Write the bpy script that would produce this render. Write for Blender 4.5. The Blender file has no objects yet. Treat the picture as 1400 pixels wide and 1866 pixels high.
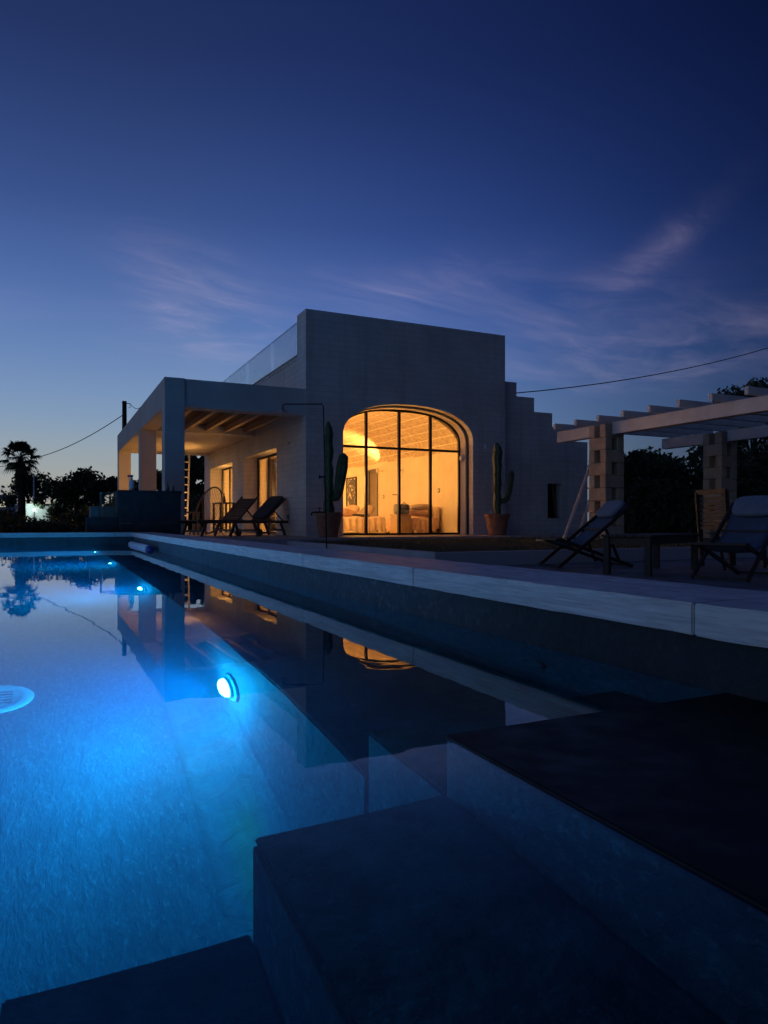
import bpy, bmesh, math, random
from mathutils import Vector, Matrix
random.seed(7)
R = math.radians
PI = math.pi
S = bpy.context.scene
COL = S.collection

# ------------------------------------------------------------------ camera
cam = bpy.data.cameras.new('camera')
cam_ob = bpy.data.objects.new('camera', cam)
COL.objects.link(cam_ob)
S.camera = cam_ob
cam.sensor_fit = 'VERTICAL'
cam.sensor_height = 36
cam.lens = 36 * 1290 / 1866
cam.shift_y = 18 / 1866
cam.clip_start = .02
cam.clip_end = 2000
cam_ob.location = (0, 0, .38)
YAW = R(25.38)
cam_ob.rotation_euler = (PI / 2, 0, -YAW)

# ------------------------------------------------------------------ render settings / exposure
S.view_settings.view_transform = 'Standard'
S.view_settings.look = 'None'
S.view_settings.gamma = 1
S.view_settings.exposure = 4.5
S.cycles.use_denoising = True
S.cycles.max_bounces = 10
S.cycles.diffuse_bounces = 5
S.cycles.glossy_bounces = 5
S.cycles.transmission_bounces = 8
S.cycles.transparent_max_bounces = 12
S.cycles.volume_bounces = 0
S.cycles.sample_clamp_indirect = .25
S.cycles.blur_glossy = .5

# ------------------------------------------------------------------ world: dusk sky
def node(nt, t, **k):
    n = nt.nodes.new(t)
    for a, b in k.items():
        setattr(n, a, b)
    return n
class NT:
    """tiny node-graph helper"""
    def __init__(s, nt): s.nt = nt
    def n(s, t, ins=None, **k):
        nd = node(s.nt, t, **k)
        for key, v in (ins or {}).items():
            i = nd.inputs[key]
            if isinstance(v, bpy.types.NodeSocket): s.nt.links.new(v, i)
            else: i.default_value = v
        return nd
    def m(s, op, a, b=0., c=None, clamp=False):
        nd = s.n('ShaderNodeMath', {0: a, 1: b}, operation=op, use_clamp=clamp)
        if c is not None:
            if isinstance(c, bpy.types.NodeSocket): s.nt.links.new(c, nd.inputs[2])
            else: nd.inputs[2].default_value = c
        return nd.outputs[0]
    def vm(s, op, a, b=None):
        nd = s.n('ShaderNodeVectorMath', {0: a}, operation=op)
        if b is not None:
            if isinstance(b, bpy.types.NodeSocket): s.nt.links.new(b, nd.inputs[1])
            else: nd.inputs[1].default_value = b
        return nd
    def mix(s, f, a, b, blend='MIX'):
        nd = s.n('ShaderNodeMix', data_type='RGBA', blend_type=blend)
        for i, v in ((0, f), (6, a), (7, b)):
            if isinstance(v, bpy.types.NodeSocket): s.nt.links.new(v, nd.inputs[i])
            elif i == 0: nd.inputs[0].default_value = v
            else: nd.inputs[i].default_value = (*v, 1) if len(v) == 3 else v
        return nd.outputs[2]
    def noise(s, vec, scale, detail=4, rough=.55, dist=0., dim='3D'):
        nd = s.n('ShaderNodeTexNoise', {'Vector': vec, 'Scale': scale, 'Detail': detail, 'Roughness': rough, 'Distortion': dist})
        return nd.outputs[0]
    def ramp(s, f, a, b, lo=0., hi=1.):
        nd = s.n('ShaderNodeMapRange', {0: f, 1: a, 2: b, 3: lo, 4: hi}, clamp=True)
        return nd.outputs[0]

CLOUD_OFF = (-9.4, 7.1, 0)
SUN_AZ = R(-52)       # where the sun went down: left of the picture, measured from +Y
world = bpy.data.worlds.new('World')
S.world = world
world.use_nodes = True
g = NT(world.node_tree)
bg = world.node_tree.nodes['Background']
sky = g.n('ShaderNodeTexSky', sky_type='NISHITA', sun_disc=False)
sky.sun_elevation = R(-4)
sky.sun_rotation = SUN_AZ
sky.ozone_density = 4.6
sky.air_density = 1.0
sky.dust_density = .3
dirn = g.n('ShaderNodeTexCoord').outputs['Generated']
sep = g.n('ShaderNodeSeparateXYZ', {0: dirn})
dz = sep.outputs[2]
el = g.m('MAXIMUM', dz, 0.)
toward = g.m('MULTIPLY_ADD', g.vm('DOT_PRODUCT', dirn, (math.sin(SUN_AZ), math.cos(SUN_AZ), 0)).outputs['Value'], .5, .5)
# twilight brightness: pale at the horizon, deep blue overhead, fading away from the sunset
cr = g.n('ShaderNodeValToRGB', {0: el})
cr.color_ramp.interpolation = 'B_SPLINE'
K = 1 / (.15 * 2 ** 4.5)
stops = [(0., (.40, .37, .30)), (.05, (.36, .37, .34)), (.095, (.29, .36, .40)), (.14, (.21, .32, .47)), (.21, (.135, .235, .46)), (.289, (.080, .155, .39)),
         (.387, (.037, .078, .245)), (.54, (.0125, .026, .095)), (.75, (.007, .016, .066)), (1., (.006, .014, .060))]
els = cr.color_ramp.elements
while len(els) < len(stops): els.new(.5)
for e_, (p_, c_) in zip(els, stops):
    e_.position = p_; e_.color = (*c_, 1)
fade = g.n('ShaderNodeMapRange', {0: toward, 1: .29, 2: .72, 3: .13, 4: 1.}, interpolation_type='SMOOTHSTEP').outputs[0]
tw = g.vm('SCALE', cr.outputs[0]); g.nt.links.new(g.m('MULTIPLY', fade, K), tw.inputs['Scale'])
nis = g.vm('SCALE', sky.outputs[0]); nis.inputs['Scale'].default_value = .10
tint = g.mix(g.ramp(toward, .35, .72), (.62, .86, 1.35), (1., 1., 1.))
base = g.vm('ADD', g.vm('MULTIPLY', tw.outputs[0], tint).outputs[0], nis.outputs[0]).outputs[0]
# thin high cloud, in a plane overhead
den = g.m('ADD', el, .10)
pu = g.m('DIVIDE', sep.outputs[0], den)
pv = g.m('DIVIDE', sep.outputs[1], den)
cp = g.n('ShaderNodeCombineXYZ', {0: pu, 1: pv, 2: 0.}).outputs[0]
mp = g.n('ShaderNodeMapping', {0: cp, 1: CLOUD_OFF, 2: (0, 0, R(-38)), 3: (.42, .95, 1)}).outputs[0]
warp = g.n('ShaderNodeTexNoise', {'Vector': mp, 'Scale': 1.3, 'Detail': 3., 'Roughness': .5}).outputs[1]
wv = g.vm('SCALE', warp); wv.inputs['Scale'].default_value = .9
mpw = g.vm('ADD', mp, wv.outputs[0]).outputs[0]
az = g.m('ARCTAN2', sep.outputs[0], sep.outputs[1])
eln = g.m('ARCSINE', dz)
wob = g.m('MULTIPLY', g.m('SUBTRACT', g.noise(dirn, 5., 3, .55), .5), .10)
def bank(a_deg, e_deg, ra, re, tilt=0., amt=1.):
    """one bank of thin cloud at a compass bearing and height, in degrees"""
    da = g.m('ADD', g.m('SUBTRACT', az, R(a_deg)), wob)
    de = g.m('ADD', g.m('SUBTRACT', eln, R(e_deg)), wob)
    de = g.m('SUBTRACT', de, g.m('MULTIPLY', da, tilt))
    q = g.m('ADD', g.m('POWER', g.m('DIVIDE', da, R(ra)), 2.), g.m('POWER', g.m('DIVIDE', de, R(re)), 2.))
    return g.m('MULTIPLY', g.m('POWER', 2.718, g.m('MULTIPLY', q, -1.)), amt)
banks = [bank(10.5, 17.2, 4.5, 3.2, -.3, 1.35), bank(15, 14.5, 8, 2.0, .0, .8), bank(27, 17.6, 9, 2.0, .10, 1.1), bank(43.0, 18.3, 3.6, 1.2, .15, .75), bank(48, 20.8, 3.2, 1.3, .6, .7), bank(46, 14.2, 12, 2.6, -.15, 1.), bank(40, 11.5, 14, 1.3, -.05, .7),
         bank(72, 17, 14, 3.5, .1, .9), bank(-12, 14, 9, 1.6, .1, .5), bank(105, 22, 18, 4, -.1, .8), bank(-60, 19, 18, 3, .1, .7), bank(150, 18, 20, 4, .1, .7), bank(-120, 16, 22, 4, 0., .7)]
cb = banks[0]
for q_ in banks[1:]: cb = g.m('ADD', cb, q_)
cl2 = g.noise(mpw, 2.6, 10, .62)
cl3 = g.noise(mpw, 7., 8, .62)
cl = g.m('MULTIPLY', g.m('MINIMUM', cb, 1.35), g.m('MULTIPLY', g.ramp(cl2, .36, .70), g.ramp(cl3, .32, .66, .2, 1.)))
cc = g.mix(g.ramp(toward, .35, .8), (.034, .028, .040), (.062, .046, .048))
skyc = g.mix(cl, base, g.vm('ADD', g.vm('MULTIPLY', base, (.85, .82, .82)).outputs[0], cc).outputs[0])
# low dark streaks of cloud over the sunset
stv = g.n('ShaderNodeMapping', {0: dirn, 3: (3.2, 3.2, 46)}).outputs[0]
stm = g.m('MULTIPLY', g.ramp(g.noise(stv, 1.0, 3, .5), .58, .70), g.m('MULTIPLY', g.ramp(el, .02, .035), g.ramp(el, .085, .06)))
skyc = g.mix(g.m('MULTIPLY', stm, .45), skyc, (.055, .055, .075))
g.nt.links.new(skyc, bg.inputs[0])
bg.inputs[1].default_value = .15
SKYN = g

# ------------------------------------------------------------------ materials
MATS = {}
def mat(name, col=(.5, .5, .5), rough=.7, metal=0., var=.12, vscale=3., bump=.0, bscale=40., spec=.5, stretch=(1, 1, 1), build=None, coat=0.):
    if name in MATS: return MATS[name]
    m = bpy.data.materials.new(name)
    m.use_nodes = True
    nt = m.node_tree
    h = NT(nt)
    p = nt.nodes['Principled BSDF']
    p.inputs['Roughness'].default_value = rough
    p.inputs['Metallic'].default_value = metal
    p.inputs['Specular IOR Level'].default_value = spec
    p.inputs['Coat Weight'].default_value = coat
    pos = h.n('ShaderNodeNewGeometry').outputs['Position']
    if build:
        build(h, p, pos)
    else:
        ps = h.n('ShaderNodeMapping', {0: pos, 3: stretch}).outputs[0]
        nz = h.noise(ps, vscale, 5, .6)
        lo = tuple(max(0, c * (1 - var * 1.6)) for c in col)
        hi = tuple(min(1, c * (1 + var)) for c in col)
        nt.links.new(h.mix(h.ramp(nz, .3, .7), lo, hi), p.inputs['Base Color'])
        nt.links.new(h.ramp(h.noise(ps, vscale * 3, 3), .3, .7, max(0, rough - .1), min(1, rough + .1)), p.inputs['Roughness'])
        if bump:
            b = h.n('ShaderNodeBump', {'Height': h.noise(ps, bscale, 4, .6), 'Strength': bump, 'Distance': .02})
            nt.links.new(b.outputs[0], p.inputs['Normal'])
    MATS[name] = m
    return m

def b_limewash(h, p, pos):
    sp = h.n('ShaderNodeSeparateXYZ', {0: pos})
    xy = h.m('ADD', sp.outputs[0], sp.outputs[1])
    v = h.n('ShaderNodeCombineXYZ', {0: xy, 1: sp.outputs[2], 2: 0.}).outputs[0]
    br = h.n('ShaderNodeTexBrick', {'Vector': v, 'Scale': 1., 'Mortar Size': .012, 'Mortar Smooth': .6, 'Brick Width': .5, 'Row Height': .14, 'Color1': (1, 1, 1, 1), 'Color2': (.85, .85, .85, 1), 'Mortar': (.4, .4, .4, 1)})
    n1 = h.noise(pos, 1.1, 5, .6)
    n2 = h.noise(pos, 30., 5, .65)
    c = h.mix(h.ramp(n1, .3, .7), (.56, .545, .51), (.72, .70, .66))
    c = h.mix(.3, c, br.outputs[0], 'MULTIPLY')
    h.nt.links.new(c, p.inputs['Base Color'])
    drip = h.noise(h.n('ShaderNodeMapping', {0: pos, 3: (5, 5, .35)}).outputs[0], 1., 4, .6)
    h.nt.links.new(h.mix(h.ramp(drip, .52, .72, 0, .35), c, (.34, .33, .31)), p.inputs['Base Color'])
    hgt = h.m('ADD', h.m('MULTIPLY', br.outputs[0], .8), h.m('MULTIPLY', n2, .8))
    b = h.n('ShaderNodeBump', {'Height': hgt, 'Strength': .42, 'Distance': .02})
    h.nt.links.new(b.outputs[0], p.inputs['Normal'])
    p.inputs['Roughness'].default_value = .9

def b_travertine(h, p, pos):
    ps = h.n('ShaderNodeMapping', {0: pos, 3: (3, 1.3, 24)}).outputs[0]
    n1 = h.noise(ps, 2.2, 6, .6, 1.6)
    n2 = h.noise(ps, 6., 6, .65, 1.2)
    c = h.mix(h.ramp(n1, .36, .64), (.60, .585, .55), (.86, .84, .79))
    c = h.mix(h.ramp(n2, .54, .68, 0, .6), c, (.42, .40, .37))
    h.nt.links.new(c, p.inputs['Base Color'])
    h.nt.links.new(h.ramp(n2, .3, .7, .38, .6), p.inputs['Roughness'])
    b = h.n('ShaderNodeBump', {'Height': h.m('ADD', n2, h.m('MULTIPLY', h.noise(pos, 60, 3), .5)), 'Strength': .6, 'Distance': .008})
    h.nt.links.new(b.outputs[0], p.inputs['Normal'])

def b_poolplaster(h, p, pos):
    ps = h.n('ShaderNodeMapping', {0: pos, 3: (1.6, .55, .5)}).outputs[0]
    n0 = h.noise(pos, .9, 3, .5)
    n1 = h.noise(ps, 20., 7, .68, .9)
    n2 = h.noise(ps, 70., 4, .65, .3)
    n3 = h.noise(pos, 5., 4, .6)
    c = h.mix(h.ramp(n1, .3, .7), (.058, .080, .092), (.125, .15, .16))
    c = h.mix(h.ramp(n2, .54, .70, 0, .75), c, (.24, .275, .29))
    c = h.mix(h.ramp(n0, .35, .7, 0, .35), c, (.05, .068, .075))
    c = h.mix(h.ramp(n3, .58, .72, 0, .35), c, (.04, .052, .056))
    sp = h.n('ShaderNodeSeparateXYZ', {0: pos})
    near_dark = h.m('MULTIPLY', h.ramp(h.m('ADD', sp.outputs[1], h.m('MULTIPLY', h.m('SUBTRACT', n0, .5), 1.6)), 2.9, 1.5), h.m('MULTIPLY', h.ramp(sp.outputs[2], -.02, .0), h.ramp(sp.outputs[0], 1.2, 1.25)))  # right wall above the water, darker towards the near end
    c = h.mix(h.m('MULTIPLY', near_dark, .8), c, (.018, .020, .022))
    h.nt.links.new(c, p.inputs['Base Color'])
    b = h.n('ShaderNodeBump', {'Height': h.m('ADD', h.m('MULTIPLY', n1, .9), h.m('MULTIPLY', n2, .4)), 'Strength': .8, 'Distance': .012})
    h.nt.links.new(b.outputs[0], p.inputs['Normal'])
    p.inputs['Roughness'].default_value = .85

def b_cove(h, p, pos):
    sp = h.n('ShaderNodeSeparateXYZ', {0: pos})
    n1 = h.noise(pos, 12., 6, .68, 1.)
    c = h.mix(h.ramp(n1, .3, .7), (.09, .10, .104), (.165, .175, .175))
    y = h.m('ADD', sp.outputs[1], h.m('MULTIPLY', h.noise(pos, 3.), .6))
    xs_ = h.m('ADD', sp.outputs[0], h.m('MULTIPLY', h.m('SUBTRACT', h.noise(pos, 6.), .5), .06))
    green_glow = h.m('MULTIPLY', h.m('MULTIPLY', h.ramp(y, 2.7, 1.9), h.m('MULTIPLY', h.ramp(xs_, .47, .52), h.ramp(xs_, .605, .555))), h.ramp(h.noise(pos, 5.), .2, .45))  # green streak of light painted into the cove colour
    c = h.mix(h.m('MULTIPLY', green_glow, .8), c, (.03, .30, .02))
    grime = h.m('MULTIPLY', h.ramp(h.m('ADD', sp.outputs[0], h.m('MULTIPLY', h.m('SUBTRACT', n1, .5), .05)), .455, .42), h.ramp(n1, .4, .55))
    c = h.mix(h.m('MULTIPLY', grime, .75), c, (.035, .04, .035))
    h.nt.links.new(c, p.inputs['Base Color'])
    b = h.n('ShaderNodeBump', {'Height': n1, 'Strength': .6, 'Distance': .02})
    h.nt.links.new(b.outputs[0], p.inputs['Normal'])
    p.inputs['Roughness'].default_value = .85

def b_tufa(h, p, pos):
    n1 = h.noise(pos, 4., 6, .65)
    n2 = h.noise(pos, 45., 4, .7)
    oi = h.n('ShaderNodeObjectInfo').outputs['Random']
    c = h.mix(h.ramp(n1, .3, .7), (.36, .275, .185), (.55, .44, .31))
    c = h.mix(h.ramp(oi, 0, 1, 0, .35), c, (.60, .49, .36))
    c = h.mix(h.ramp(n2, .58, .75, 0, .6), c, (.24, .19, .14))
    h.nt.links.new(c, p.inputs['Base Color'])
    b = h.n('ShaderNodeBump', {'Height': h.m('ADD', n2, n1), 'Strength': .8, 'Distance': .015})
    h.nt.links.new(b.outputs[0], p.inputs['Normal'])
    p.inputs['Roughness'].default_value = .95

def b_wood(dark, light, rough=.55):
    def f(h, p, pos):
        co = h.n('ShaderNodeTexCoord').outputs['Object']
        ps = h.n('ShaderNodeMapping', {0: co, 3: (5, 5, 5)}).outputs[0]
        n1 = h.noise(ps, 3., 6, .65, 2.)
        c = h.mix(h.ramp(n1, .3, .7), dark, light)
        h.nt.links.new(c, p.inputs['Base Color'])
        p.inputs['Roughness'].default_value = rough
        b = h.n('ShaderNodeBump', {'Height': n1, 'Strength': .2, 'Distance': .01})
        h.nt.links.new(b.outputs[0], p.inputs['Normal'])
    return f

def b_fabric_stripe(a, b_, scale):
    def f(h, p, pos):
        co = h.n('ShaderNodeTexCoord').outputs['Object']
        w = h.n('ShaderNodeTexWave', {'Vector': co, 'Scale': scale, 'Distortion': 1.5, 'Detail': 2., 'Detail Scale': 2.}).outputs[1]
        h.nt.links.new(h.mix(h.ramp(w, .45, .55), a, b_), p.inputs['Base Color'])
        p.inputs['Roughness'].default_value = .95
    return f

def b_art(h, p, pos):
    co = h.n('ShaderNodeTexCoord').outputs['Object']
    n1 = h.noise(co, 3.2, 1, .4, 1.2)
    band = h.m('MULTIPLY', h.ramp(n1, .515, .53), h.ramp(n1, .56, .545))
    n2 = h.noise(co, 9., 2, .5)
    c = h.mix(band, h.mix(n2, (.05, .055, .06), (.12, .12, .12)), (.72, .66, .55))
    h.nt.links.new(c, p.inputs['Base Color'])

def b_soil(h, p, pos):
    n1 = h.noise(pos, .7, 5, .6); n2 = h.noise(pos, 25., 5, .7)
    c = h.mix(h.ramp(n1, .3, .7), (.05, .042, .03), (.11, .09, .062))
    c = h.mix(h.ramp(n2, .4, .7, 0, .6), c, (.045, .05, .025))
    h.nt.links.new(c, p.inputs['Base Color'])
    b = h.n('ShaderNodeBump', {'Height': n2, 'Strength': .8, 'Distance': .04})
    h.nt.links.new(b.outputs[0], p.inputs['Normal'])
    p.inputs['Roughness'].default_value = .98

def b_leaf(a, b_):
    def f(h, p, pos):
        n1 = h.noise(pos, 1.7, 3, .6)
        h.nt.links.new(h.mix(h.ramp(n1, .3, .7), a, b_), p.inputs['Base Color'])
        p.inputs['Roughness'].default_value = .75
    return f

def glass_mat():
    m = bpy.data.materials.new('window_glass'); m.use_nodes = True
    nt = m.node_tree; h = NT(nt); nt.nodes.clear()
    fr = h.n('ShaderNodeFresnel', {'IOR': 1.5}).outputs[0]
    tr = h.n('ShaderNodeBsdfTransparent', {'Color': (.94, .96, .95, 1)}).outputs[0]
    gl = h.n('ShaderNodeBsdfGlossy', {'Color': (1, 1, 1, 1), 'Roughness': .02}).outputs[0]
    mx = h.n('ShaderNodeMixShader', {0: h.m('MULTIPLY', fr, .88), 1: tr, 2: gl}).outputs[0]
    o = h.n('ShaderNodeOutputMaterial', {0: mx})
    return m
def emit_mat(name, col, strength, shade=False):
    m = bpy.data.materials.new(name); m.use_nodes = True
    nt = m.node_tree; h = NT(nt); nt.nodes.clear()
    e = h.n('ShaderNodeEmission', {0: (*col, 1), 1: strength}).outputs[0]
    if shade:      # translucent lamp shade: lets its bulb's light through
        e = h.n('ShaderNodeAddShader', {0: e, 1: h.n('ShaderNodeBsdfTransparent', {0: (.9, .9, .9, 1)}).outputs[0]}).outputs[0]
    h.n('ShaderNodeOutputMaterial', {0: e})
    m.cycles.emission_sampling = 'NONE'
    return m
def water_mat():
    m = bpy.data.materials.new('pool_water'); m.use_nodes = True
    nt = m.node_tree; h = NT(nt); nt.nodes.clear()
    pos = h.n('ShaderNodeNewGeometry').outputs['Position']
    n1 = h.noise(h.n('ShaderNodeMapping', {0: pos, 3: (1, .7, 1)}).outputs[0], 2.2, 2, .5)
    n2 = h.noise(pos, 9., 2, .5)
    b = h.n('ShaderNodeBump', {'Height': h.m('ADD', n1, h.m('MULTIPLY', n2, .12)), 'Strength': .045, 'Distance': .02})
    gls = h.n('ShaderNodeBsdfGlass', {'Color': (1, 1, 1, 1), 'Roughness': 0., 'IOR': 1.333, 'Normal': b.outputs[0]}).outputs[0]
    ab = h.n('ShaderNodeVolumeAbsorption', {'Color': (.0, .87, .96, 1), 'Density': 1.0}).outputs[0]
    sc = h.n('ShaderNodeVolumeScatter', {'Color': (.02, .52, 1, 1), 'Density': .14, 'Anisotropy': .2}).outputs[0]
    ad = h.n('ShaderNodeAddShader', {0: ab, 1: sc}).outputs[0]
    o = h.n('ShaderNodeOutputMaterial', {0: gls, 1: ad})
    m.cycles.homogeneous_volume = True
    return m

M_WALL = mat('limewashed_tufa', build=b_limewash)
M_RENDER = mat('smooth_render', (.55, .53, .50), .85, var=.08, vscale=1.2, bump=.25, bscale=60)
M_TRAV = mat('travertine', build=b_travertine)
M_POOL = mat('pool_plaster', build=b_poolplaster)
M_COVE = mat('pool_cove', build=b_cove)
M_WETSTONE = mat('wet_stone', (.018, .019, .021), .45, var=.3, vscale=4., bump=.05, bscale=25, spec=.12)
M_TOP_SHADE = mat('shaded_top', (.030, .044, .056), .7, var=.6, vscale=9., bump=.5, bscale=45)  # dark colour stands in for shade on step and bench tops
M_TUFA = mat('tufa_block', build=b_tufa)
M_DARKMETAL = mat('dark_metal', (.02, .02, .022), .45, .6, var=.1)
M_STEEL = mat('steel', (.55, .55, .55), .3, 1., var=.05)
M_ALU = mat('aluminium', (.78, .78, .78), .5, .35, var=.06)
M_CREAM = mat('cream_plaster', (.74, .66, .54), .9, var=.06, vscale=2., bump=.1, bscale=80)
M_VAULT = mat('vault_block', (.56, .46, .33), .92, var=.22, vscale=9., bump=.25, bscale=60)
M_MORTAR = mat('mortar', (.82, .74, .6), .95)
M_TILE = mat('floor_tile', (.5, .45, .38), .45, var=.12, vscale=2.5)
M_PAVE = mat('deck_stone', (.24, .22, .20), .6, var=.25, vscale=3., bump=.3, bscale=40)
M_APRON = mat('apron_stone', (.5, .46, .4), .65, var=.18, vscale=5., bump=.3, bscale=40)
M_WHITE = mat('white_paint', (.66, .64, .6), .7, var=.08, vscale=4., bump=.12, bscale=60)
M_TEAK = mat('dark_teak', build=b_wood((.020, .013, .009), (.05, .031, .020)))
M_TEAK2 = mat('warm_teak', build=b_wood((.08, .048, .028), (.18, .11, .065)))
M_JOIST = mat('pale_joist', build=b_wood((.30, .24, .17), (.48, .40, .30), .7))
M_BOARD = mat('ceiling_board', build=b_wood((.09, .05, .028), (.18, .10, .055), .7))
M_PINE = mat('light_wood', build=b_wood((.30, .19, .10), (.46, .31, .18), .6))
M_TERRA = mat('terracotta', (.36, .17, .10), .85, var=.25, vscale=6., bump=.2, bscale=50)
M_CACTUS = mat('cactus_skin', (.07, .11, .045), .6, var=.3, vscale=7., bump=.2, bscale=60)
M_SOIL = mat('soil', build=b_soil)
M_GRASS = mat('dry_grass', build=b_leaf((.07, .075, .025), (.16, .13, .06)))
M_LEAF = mat('leaf_dark', build=b_leaf((.022, .035, .016), (.05, .07, .03)))
M_LEAF2 = mat('leaf_grey', build=b_leaf((.04, .05, .03), (.08, .09, .055)))
M_PALM = mat('palm_leaf', build=b_leaf((.03, .045, .02), (.06, .075, .03)))
M_BARK = mat('bark', (.07, .055, .04), .95, var=.3, vscale=8., bump=.6, bscale=30)
M_SLING = mat('blue_canvas', (.085, .115, .17), .95, var=.1, vscale=8., bump=.15, bscale=200)
M_PILLOW = mat('pale_canvas', (.2, .235, .29), .95, var=.1, vscale=8., bump=.15, bscale=200)
M_DARKFAB = mat('dark_fabric', (.05, .05, .055), .95, var=.2)
M_FABRIC = mat('sand_fabric', (.74, .60, .47), .95, var=.12, vscale=6., bump=.3, bscale=90)
M_FABRIC2 = mat('rose_fabric', (.68, .46, .34), .95, var=.12, vscale=6., bump=.3, bscale=90)
M_STRIPE = mat('striped_fabric', build=b_fabric_stripe((.62, .52, .42), (.22, .18, .15), 9))
M_GREYBAG = mat('grey_blue_fabric', (.2, .23, .26), .9, var=.2)
M_ART = mat('framed_drawing', build=b_art)
M_BLOCKDARK = mat('grey_masonry', (.045, .045, .05), .9, var=.2, vscale=5., bump=.5, bscale=30)
M_ROLLW = mat('white_foam', (.78, .78, .78), .5, var=.05)
M_ROLLB = mat('blue_foam', (.03, .06, .25), .5, var=.1)
M_PLASTIC = mat('white_plastic', (.72, .72, .70), .4, var=.04)
M_RUBBER = mat('black_cable', (.015, .015, .016), .6)
M_OUTB = mat('white_masonry', (.7, .72, .7), .85, var=.08)
M_GLASS = glass_mat()
M_WATER = water_mat()
M_BOTTLE = mat('bottle_glass', (.05, .09, .06), .1, var=.05)
M_GREY = mat('grey_door', (.14, .15, .14), .6, var=.06)

# ------------------------------------------------------------------ mesh + object helpers
def off(o):
    v = Vector((0, 0, 0))
    while o is not None:
        v = v + o.location; o = o.parent
    return v
def tag(o, label=None, cat=None, group=None, kind=None):
    if label: o['label'] = label
    if cat: o['category'] = cat
    if group: o['group'] = group
    if kind: o['kind'] = kind
    return o
def thing(name, label, cat, loc=(0, 0, 0), rz=0., group=None):
    o = bpy.data.objects.new(name, None)
    o.empty_display_size = .1
    COL.objects.link(o)
    o.location = loc
    o.rotation_euler = (0, 0, rz)
    return tag(o, label, cat, group)
def setting(name, loc=(0, 0, 0)):
    o = bpy.data.objects.new(name, None); COL.objects.link(o); o.location = loc
    return tag(o, kind='structure')
def put(name, me, parent=None, loc=(0, 0, 0), rot=(0, 0, 0)):
    o = bpy.data.objects.new(name, me)
    COL.objects.link(o)
    if parent is not None: o.parent = parent
    o.location = loc; o.rotation_euler = rot
    return o
class MB:
    def __init__(s): s.v = []; s.f = []
    def add(s, vs, fs):
        n = len(s.v); s.v += [tuple(v) for v in vs]; s.f += [tuple(i + n for i in f) for f in fs]; return s
    def box(s, x0, x1, y0, y1, z0, z1):
        return s.add([(x0, y0, z0), (x1, y0, z0), (x1, y1, z0), (x0, y1, z0), (x0, y0, z1), (x1, y0, z1), (x1, y1, z1), (x0, y1, z1)],
                     [(0, 3, 2, 1), (4, 5, 6, 7), (0, 1, 5, 4), (1, 2, 6, 5), (2, 3, 7, 6), (3, 0, 4, 7)])
    def bar(s, a, b, w, h, up=(0, 0, 1)):
        """box-section bar from a to b; w across, h along up"""
        a = Vector(a); b = Vector(b); d = (b - a).normalized(); up = Vector(up)
        if abs(d.dot(up)) > .98: up = Vector((1, 0, 0))
        sx = d.cross(up).normalized(); uy = sx.cross(d).normalized()
        vs = []
        for q in (a, b):
            for i, j in ((-1, -1), (1, -1), (1, 1), (-1, 1)):
                vs.append(q + sx * i * w / 2 + uy * j * h / 2)
        return s.add(vs, [(3, 2, 1, 0), (4, 5, 6, 7), (0, 1, 5, 4), (1, 2, 6, 5), (2, 3, 7, 6), (3, 0, 4, 7)])
    def tube(s, pts, r, n=8, cap=True):
        pts = [Vector(p) for p in pts]
        rs = r if isinstance(r, (list, tuple)) else [r] * len(pts)
        base = len(s.v); prev = None
        for k, p in enumerate(pts):
            if k == 0: t = pts[1] - p
            elif k == len(pts) - 1: t = p - pts[k - 1]
            else: t = pts[k + 1] - pts[k - 1]
            t.normalize()
            if prev is None:
                a = Vector((0, 0, 1)) if abs(t.z) < .9 else Vector((1, 0, 0))
                u = t.cross(a).normalized()
            else:
                u = (prev - t * prev.dot(t)).normalized()
            prev = u; w = t.cross(u)
            for i in range(n):
                an = 2 * PI * i / n
                s.v.append(tuple(p + (u * math.cos(an) + w * math.sin(an)) * rs[k]))
        for k in range(len(pts) - 1):
            for i in range(n):
                j = (i + 1) % n
                s.f.append((base + k * n + i, base + k * n + j, base + (k + 1) * n + j, base + (k + 1) * n + i))
        if cap:
            s.f.append(tuple(base + i for i in range(n))[::-1])
            s.f.append(tuple(base + (len(pts) - 1) * n + i for i in range(n)))
        return s
    def lathe(s, prof, n=24, c=(0, 0, 0), axis='z', rfun=None):
        base = len(s.v)
        for (r, z) in prof:
            for i in range(n):
                an = 2 * PI * i / n
                rr = r * (rfun(an) if rfun else 1)
                if axis == 'z': q = (rr * math.cos(an), rr * math.sin(an), z)
                else: q = (z, rr * math.cos(an), rr * math.sin(an))
                s.v.append((q[0] + c[0], q[1] + c[1], q[2] + c[2]))
        for k in range(len(prof) - 1):
            for i in range(n):
                j = (i + 1) % n
                s.f.append((base + k * n + i, base + k * n + j, base + (k + 1) * n + j, base + (k + 1) * n + i))
        s.f.append(tuple(base + i for i in range(n))[::-1])
        s.f.append(tuple(base + (len(prof) - 1) * n + i for i in range(n)))
        return s
    def grid(s, fn, nu, nv):
        base = len(s.v)
        for j in range(nv + 1):
            for i in range(nu + 1):
                s.v.append(tuple(fn(i / nu, j / nv)))
        for j in range(nv):
            for i in range(nu):
                a = base + j * (nu + 1) + i
                s.f.append((a, a + 1, a + nu + 2, a + nu + 1))
        return s
    def mesh(s, name, m, smooth=False, o=(0, 0, 0)):
        me = bpy.data.meshes.new(name)
        me.from_pydata([(v[0] - o[0], v[1] - o[1], v[2] - o[2]) for v in s.v], [], s.f)
        bm = bmesh.new(); bm.from_mesh(me)
        bmesh.ops.recalc_face_normals(bm, faces=bm.faces)
        bm.to_mesh(me); bm.free()
        if smooth: me.shade_smooth()
        me.materials.append(m)
        return me
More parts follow.
